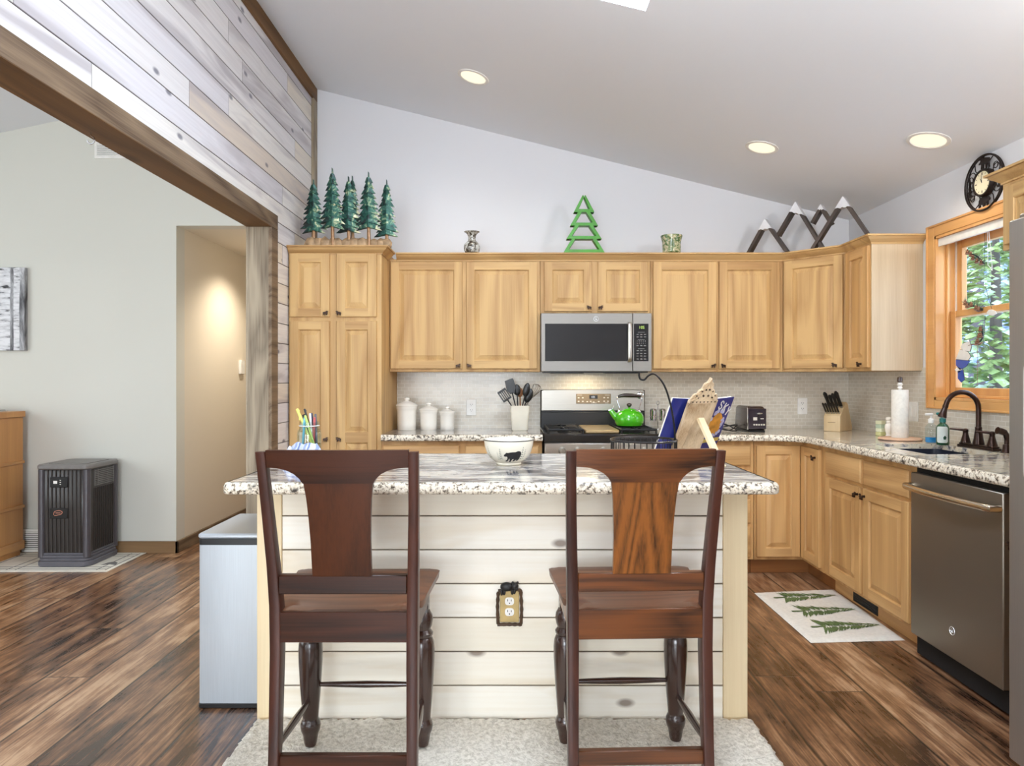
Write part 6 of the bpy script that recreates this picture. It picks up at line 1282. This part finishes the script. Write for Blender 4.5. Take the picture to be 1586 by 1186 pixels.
obj('rock_base', b, plain('bronze_rock_base', lin(158, 130, 98), 0.5, 0.3, 0, 0.3, 0.5, 30), t, smooth=20)
CTZ = 2.1382
def m_pot(name, a, b_, c):
    m = NT(name, 0.15, 0, 0.5); v = m.coord(False); f = m.noise(v, 38.0, 3.0, 0.6, 1.2); m.color(m.ramp(f, [(0.40, a), (0.50, b_), (0.62, c)])); return m.m
vc = at(731, 389, 4.665)
b = BM(); lathe(b, [(0.024, 0), (0.047, 0.004), (0.054, 0.02), (0.056, 0.045), (0.052, 0.063), (0.040, 0.076), (0.028, 0.086), (0.026, 0.10), (0.027, 0.118), (0.033, 0.132), (0.045, 0.143), (0.054, 0.148), (0.050, 0.149), (0.030, 0.136), (0.022, 0.115), (0.02, 0.09)], 36, capb=True, capt=True)
tag(obj('pottery_vase', b, m_pot('speckled_grey_glaze', lin(56, 46, 34), lin(132, 128, 116), lin(204, 202, 194)), None, (vc.x, 4.665, CTZ)), 'small grey speckled pottery vase with flared lip above wall cabinets', 'vase')
vc = at(1040, 390, 4.665)
b = BM(); lathe(b, [(0.056, 0), (0.062, 0.006), (0.063, 0.04), (0.063, 0.075), (0.070, 0.10), (0.074, 0.113), (0.074, 0.121), (0.068, 0.122), (0.060, 0.10), (0.056, 0.07), (0.054, 0.01)], 36, capb=True, capt=True)
tag(obj('pottery_crock', b, m_pot('green_splash_glaze', lin(66, 92, 48), lin(128, 140, 92), lin(206, 192, 160)), None, (vc.x, 4.665, CTZ)), 'squat green and cream pottery crock above wall cabinets', 'crock')
# slatted wooden tree
tc0 = at(904, 390, 4.672); s_ = 4.672 / F
t = thing('wooden_tree', 'bright green open wooden tree made of stacked triangles', 'decoration', (tc0.x, 4.672, CTZ))
top = at(904, 304, 4.672).z - CTZ; lv = [(top, 17.5), (0.265, 0), (0.177, 0), (0.087, 0), (0.0, 0)]
TR = [(0.393, 0.278, 0.005, 0.0705), (0.292, 0.186, 0.028, 0.0955), (0.196, 0.095, 0.050, 0.121), (0.103, 0.003, 0.074, 0.141)]
for zt, zb, ut, ub in [(a, c, d, e) for a, c, d, e in TR]:
    b = BM(); kz = (top) / 0.393
    for s in (-1, 1): prism(b, [(s * ut, zt * kz), (s * (ut + 0.006), zt * kz), (s * ub, zb * kz), (s * (ub - 0.024), zb * kz), (s * max(0.0, ut - 0.014), (zt - 0.012) * kz)], (0, -0.03, 0), (1, 0, 0), (0, 0, 1), (0, 1, 0), 0.06, bev=0.001)
    prism(b, [(-ub + 0.006, zb * kz), (ub - 0.006, zb * kz), (ub - 0.016, (zb + 0.021) * kz), (-ub + 0.016, (zb + 0.021) * kz)], (0, -0.0305, 0), (1, 0, 0), (0, 0, 1), (0, 1, 0), 0.061, bev=0.001)
    obj('tier', b, M['greenwood'], t)
# mountain frames across the corner
Pm = Vector((1.66, 4.808, CTZ)); Qm = Vector((2.30, 4.213, CTZ)); dm = (Qm - Pm).normalized(); nm = Vector((dm.y, -dm.x, 0))
M['darkframe'] = wood('dark_walnut_frame', lin(74, 60, 50), lin(40, 32, 28), 6, 0.5, 0.1, 'Z'); M['snowcap'] = plain('white_cap_paint', lin(226, 226, 228), 0.5)
def uz(px, py):
    p = on_plane(px, py, Pm, nm); return (p - Pm).dot(dm), p.z - CTZ
t = thing('mountain_frame', 'dark wooden mountain range cutout with white caps across the corner', 'decoration', Pm, math.atan2(dm.y, dm.x))
# peaks: (apex px, left foot px, right foot px)
PK = [((1188, 340), (1163, 386), (1219, 384), -0.012), ((1233, 313), (1203, 364), (1263, 362), 0.012), ((1270, 316), (1254, 344), (1288, 344), 0.036), ((1308, 305), (1262, 379), (1345, 359), -0.006)]
for (ax, ay), (lx, ly), (rx, ry), oy in PK:
    a, l, r = uz(ax, ay), uz(lx, ly), uz(rx, ry); l = (l[0], max(l[1], 0.001)); r = (r[0], max(r[1], 0.001)) 
    gr = lambda q: (a[0] + (q[0] - a[0]) * (a[1] - 0.001) / max(0.02, a[1] - q[1]), 0.001)
    if ax in (1188, 1308): l = gr(l)
    if ax in (1188, 1233, 1308): r = gr(r)
    wv_ = 0.020; dp = 0.055
    b = BM()
    for foot in (l, r):
        d = (Vector(foot) - Vector(a)); L_ = d.length; d.normalize(); nn_ = Vector((-d.y, d.x)); nn_ = nn_ if nn_.y < 0 else -nn_
        p0 = Vector(a); p1 = Vector(foot); q0 = p0 + nn_ * wv_; q1 = p1 + nn_ * wv_
        q0 = Vector((a[0], a[1] - wv_ / max(0.25, abs(d.x))))
        if foot[1] < 0.01: q1 = Vector((foot[0] + (a[0] - foot[0]) * wv_ / max(0.25, abs(d.x)) / max(0.05, (a[1] - foot[1])), foot[1]))
        prism(b, [tuple(p0), tuple(p1), tuple(q1), tuple(q0)], (0, oy - dp / 2, 0), (1, 0, 0), (0, 0, 1), (0, 1, 0), dp)
    pk = obj('peak', b, M['darkframe'], t)
    b = BM(); f = 0.30 if ax != 1308 else 0.24; A_ = Vector(a); L1 = A_.lerp(Vector(l), f); R1 = A_.lerp(Vector(r), f); e = 0.0012
    pts = [tuple(A_ + Vector((0, e))), tuple(L1 + Vector((-e, 0)))] + [tuple(L1.lerp(R1, k / 6) + Vector((0, 0.006 * (k % 2) - 0.002))) for k in range(1, 6)] + [tuple(R1 + Vector((e, 0)))]
    prism(b, pts, (0, oy - dp / 2 - e, 0), (1, 0, 0), (0, 0, 1), (0, 1, 0), dp + 2 * e); obj('snow_cap', b, M['snowcap'], pk)
# ---------------------------------------------------------------- wall clock
kz = 2.292; KYc = 3.515; KR = 0.142
t = thing('wall_clock', 'round dark metal wall clock with bear and moose cutouts over window', 'clock', (XR - 0.004, KYc, kz), -PI / 2)
M['clockmetal'] = plain('dark_brown_clock_metal', lin(38, 28, 24), 0.45, 0.5); M['dial'] = plain('aged_cream_dial', lin(222, 214, 184), 0.6, 0, 0, 0.06)
b = BM(); cr = lambda r, y, q, n=44: tube(b, [(r * math.cos(a), y, r * math.sin(a)) for a in [2 * PI * k / n for k in range(n)]], q, 8, True)
cr(KR, -0.022, 0.0048); cr(KR - 0.001, -0.012, 0.0038); obj('outer_ring', b, M['clockmetal'], t)
b = BM(); lathe(b, [(0.072, 0.004), (0.072, 0.026), (0.068, 0.034), (0.061, 0.034), (0.058, 0.028)], 40, capb=True, capt=False)
for v in b.verts: v.co = Vector((v.co.x, -v.co.z, v.co.y))
obj('bezel', b, M['clockmetal'], t)
b = BM(); lathe(b, [(0.0585, 0.027), (0.0585, 0.0285)], 40)
for v in b.verts: v.co = Vector((v.co.x, -v.co.z, v.co.y))
dl_ = obj('dial', b, M['dial'], t)
b = BM()
for k in range(12):
    a = 2 * PI * k / 12; big = k % 3 == 0; r0, r1 = (0.040, 0.053) if big else (0.046, 0.053); w_ = 0.003 if big else 0.0016
    c_, s__ = math.sin(a), math.cos(a); prism(b, [(r0 * c_ - w_ * s__, r0 * s__ + w_ * c_), (r0 * c_ + w_ * s__, r0 * s__ - w_ * c_), (r1 * c_ + w_ * s__, r1 * s__ - w_ * c_), (r1 * c_ - w_ * s__, r1 * s__ + w_ * c_)], (0, -0.0285, 0), t=0.0006)
obj('hour_marks', b, plain('faded_black_ink', lin(70, 62, 52), 0.6), dl_)
for nm_, a, L_, w_ in (('hour_hand', math.radians(-28), 0.028, 0.0026), ('minute_hand', math.radians(-8), 0.042, 0.0018)):
    b = BM(); c_, s__ = math.sin(a), math.cos(a); prism(b, [(-w_ * s__, w_ * c_), (w_ * s__, -w_ * c_), (L_ * c_ + 0.3 * w_ * s__, L_ * s__ - 0.3 * w_ * c_), (L_ * c_ - 0.3 * w_ * s__, L_ * s__ + 0.3 * w_ * c_)], (0, -0.0295, 0), t=0.0008); obj(nm_, b, M['black'], dl_)
for d in (30, 150, 205, 335):
    a = math.radians(d); b = BM(); tube(b, [(0.104 * math.cos(a) + 0.024 * math.cos(q), -0.017, 0.104 * math.sin(a) + 0.024 * math.sin(q)) for q in [2 * PI * k / 20 for k in range(20)]], 0.0024, 6, True)
    a2 = a + 0.16; tube(b, [(0.108 * math.cos(a2) + 0.016 * math.cos(q), -0.0165, 0.108 * math.sin(a2) + 0.016 * math.sin(q)) for q in [2 * PI * k / 20 for k in range(20)]], 0.0024, 6, True); obj('scroll_ring', b, M['clockmetal'], t)
for d in (60, 120, 240, 300):
    a = math.radians(d); b = BM(); tube(b, curve([(0.07 * math.cos(a), -0.017, 0.07 * math.sin(a)), (0.10 * math.cos(a + 0.18), -0.017, 0.10 * math.sin(a + 0.18)), (KR * math.cos(a), -0.017, KR * math.sin(a))], 4), 0.0026, 6); obj('scroll_bar', b, M['clockmetal'], t)
BEARS = [(-0.042, 0.012), (-0.036, 0.022), (-0.026, 0.028), (-0.010, 0.027), (0.010, 0.031), (0.030, 0.028), (0.040, 0.016), (0.042, -0.008), (0.040, -0.028), (0.030, -0.028), (0.028, -0.008), (0.012, -0.008), (0.008, -0.028), (-0.004, -0.028), (-0.006, -0.004), (-0.016, -0.002), (-0.020, -0.026), (-0.030, -0.026), (-0.028, 0.002), (-0.040, 0.004)]
b = BM(); prism(b, [(-u, v) for u, v in BEARS], (0.0, -0.013, -0.102), t=0.006); obj('bear_cutout', b, M['clockmetal'], t)
b = BM(); prism(b, [(u * 0.085, v * 0.085) for u, v in MOOSE], (0.0, -0.013, 0.112), t=0.006); obj('moose_cutout', b, M['clockmetal'], t)
for s in (-1, 1):
    b = BM()
    for k in range(4): prism(b, [(-0.020 + 0.004 * k, -0.04 + 0.022 * k), (0.020 - 0.004 * k, -0.04 + 0.022 * k), (0, -0.005 + 0.022 * k)], (s * 0.112, -0.013, -0.01), t=0.005)
    obj('tree_cutout', b, M['clockmetal'], t)
# ---------------------------------------------------------------- ornaments hanging in the window
GX = 2.508
def hang(name, label, cat, px, py): p = on_plane(px, py, (GX, 0, 0), (1, 0, 0)); return thing(name, label, cat, p, -PI / 2), p
def loc2(p, px, py): q = on_plane(px, py, (GX, 0, 0), (1, 0, 0)); return (-(q.y - p.y), q.z - p.z)
M['lead'] = plain('lead_came', lin(46, 48, 58), 0.4, 0.5); M['cone'] = plain('brown_pinecone', lin(140, 100, 74), 0.6, 0, 0, 0.3); M['fir'] = plain('muted_fir_green', lin(84, 112, 84), 0.6, 0, 0, 0.25)
M['suncwhite'] = plain('opal_white_glass', lin(236, 236, 232), 0.2, 0, 0.3); M['suncblue'] = plain('blue_art_glass', lin(52, 84, 176), 0.15, 0, 0.3)
for lb, sprig, bird, str_top in (('topmost suncatcher sprig with pinecones and glass ball in the window', [(1498, 392), (1512, 396), (1524, 408)], (1525, 422), (1525, 350)), ('suncatcher branch with pinecones and white bird at the window meeting rail', [(1494, 468), (1508, 474), (1522, 480)], (1536, 484), (1525, 440)), ('lowest green suncatcher sprig with clear ball in the window', [(1522, 510), (1521, 525), (1512, 533)], (1523, 540), (1526, 488))):
    t, p = hang('suncatcher', lb, 'suncatcher', *sprig[0]); P = [loc2(p, *q) for q in sprig]
    b = BM(); tube(b, curve([(u, 0, v) for u, v in P], 5), 0.004, 6); 
    st = loc2(p, *str_top); bd = loc2(p, *bird); tube(b, [(st[0], 0, st[1]), (bd[0], 0, bd[1] + 0.02)], 0.0012, 5); obj('twig', b, M['lead'], t)
    b = BM(); rg = random.Random(len(lb))
    for k in range(5):
        f = (k + 0.3) / 5; c = Vector((P[0][0], 0, P[0][1])).lerp(Vector((P[-1][0], 0, P[-1][1])), f) + Vector((rg.uniform(-0.008, 0.008), -0.006, rg.uniform(-0.012, 0.008)))
        for q in range(3): lathe(b, [(0.005, -0.013 + q * 0.008), (0.014 - q * 0.003, -0.008 + q * 0.008), (0.004, 0.0 + q * 0.008)], 8, c)
    obj('pinecones', b, M['cone'], t)
    b = BM()
    for k in range(60):
        f = rg.random(); c = Vector((P[0][0], 0, P[0][1])).lerp(Vector((P[-1][0], 0, P[-1][1])), f); a = rg.uniform(0.2, 2.9); L_ = rg.uniform(0.02, 0.045); tube(b, [c, c + Vector((L_ * math.cos(a), rg.uniform(-0.006, 0.0), L_ * math.sin(a)))], [0.0016, 0.0006], 4)
    obj('needles', b, M['fir'], t)
    b = BM()
    if 'bird' in lb:
        prism(b, [(-0.03, 0.0), (-0.012, 0.016), (0.012, 0.014), (0.036, 0.006), (0.046, -0.010), (0.020, -0.018), (-0.010, -0.012)], (bd[0], -0.003, bd[1]), t=0.006, bev=0.001); obj('bird', b, M['suncwhite'], t)
    else:
        q = bmesh.new(); bmesh.ops.create_uvsphere(q, u_segments=16, v_segments=12, radius=0.022)
        for v in q.verts: v.co = v.co + Vector((bd[0], -0.004, bd[1]))
        for f_ in q.faces: f_.smooth = True
        add(b, q); obj('glass_ball', b, M['clearp'], t)
t, p = hang('suncatcher', 'stained glass blue jay suncatcher perched low in the window', 'suncatcher', 1490, 560)
def poly(pts): return [loc2(p, *q) for q in pts]
PARTS = [('head', 'suncwhite', [(1492, 532), (1502, 528), (1505, 536), (1503, 544), (1492, 543), (1488, 537)]), ('breast', 'suncwhite', [(1487, 541), (1500, 545), (1504, 552), (1500, 558), (1481, 556)]), ('wing', 'suncblue', [(1481, 557), (1502, 559), (1497, 567), (1487, 573), (1481, 565)]), ('tail', 'suncblue', [(1484, 574), (1492, 573), (1494, 588), (1489, 592), (1484, 586)]), ('foot', 'suncwhite', [(1479, 572), (1484, 568), (1491, 572), (1484, 578)])]
for nm_, mt, pts in PARTS:
    q = poly(pts); b = BM(); prism(b, q, (0, 0.002, 0), t=0.004); pt = obj(nm_, b, M[mt], t)
    b = BM(); tube(b, [(u, 0, v) for u, v in q], 0.0019, 5, True); obj('lead_outline', b, M['lead'], pt)
b = BM(); tube(b, curve([(u, 0, v) for u, v in poly([(1500, 535), (1508, 533), (1516, 534), (1521, 530)])], 4), 0.003, 6); tube(b, [(u, 0, v) for u, v in poly([(1514, 534), (1514, 598)])], 0.0014, 5); obj('branch', b, M['cone'], t)
# ---------------------------------------------------------------- recessed ceiling lights
sl_ = math.atan(0.246)
def can(label, px, py, r, power):
    P = on_plane(px, py, (0, 0, CZ(0)), (0.246, 0, 1)); N = Vector((0.246, 0, 1)).normalized()
    t = thing('recessed_light', label, 'ceiling light', P - N * 0.0005, 0, 'recessed ceiling lights'); t.rotation_euler = (0, sl_, 0)
    b = BM(); lathe(b, [(r, 0.0), (r + 0.018, -0.0005), (r + 0.016, -0.004), (r, -0.006), (r - 0.003, -0.003)], 40, capb=False, capt=False); obj('trim_ring', b, M['white'], t)
    b = BM(); lathe(b, [(r - 0.001, -0.0012), (r * 0.6, -0.0022), (0.001, -0.0024)], 40, capb=False); obj('lens', b, M['bulb'], t)
    l = bpy.data.lights.new('recessed_lamp', 'SPOT'); l.energy = power; l.color = (1.0, 0.90, 0.76); l.spot_size = math.radians(150); l.spot_blend = 0.9; l.shadow_soft_size = 0.045
    o = bpy.data.objects.new('recessed_lamp', l); o.location = P - N * 0.02; o.rotation_euler = (0, sl_ * 0.5, 0); COL.objects.link(o)
can('recessed ceiling light highest up the slope, nearest the plank wall', 733, 119, 0.080, 15)
can('recessed ceiling light in front of the corner mountain decoration', 1180, 228, 0.080, 15)
can('recessed ceiling light closest to the sink window', 1438, 217, 0.086, 18)
l = bpy.data.lights.new('hall_lamp', 'SPOT'); l.energy = 66; l.color = (1.0, 0.88, 0.72); l.spot_size = math.radians(130); l.spot_blend = 0.8; l.shadow_soft_size = 0.07
o = bpy.data.objects.new('hall_lamp', l); o.location = (-2.06, 5.75, 2.37); COL.objects.link(o)
l = bpy.data.lights.new('range_hood_lamp', 'AREA'); l.shape = 'RECTANGLE'; l.size = 0.2; l.size_y = 0.05; l.energy = 1.6; l.color = (1.0, 0.82, 0.56)
o = bpy.data.objects.new('range_hood_lamp', l); o.location = (0.49, 4.80, 1.311); COL.objects.link(o)
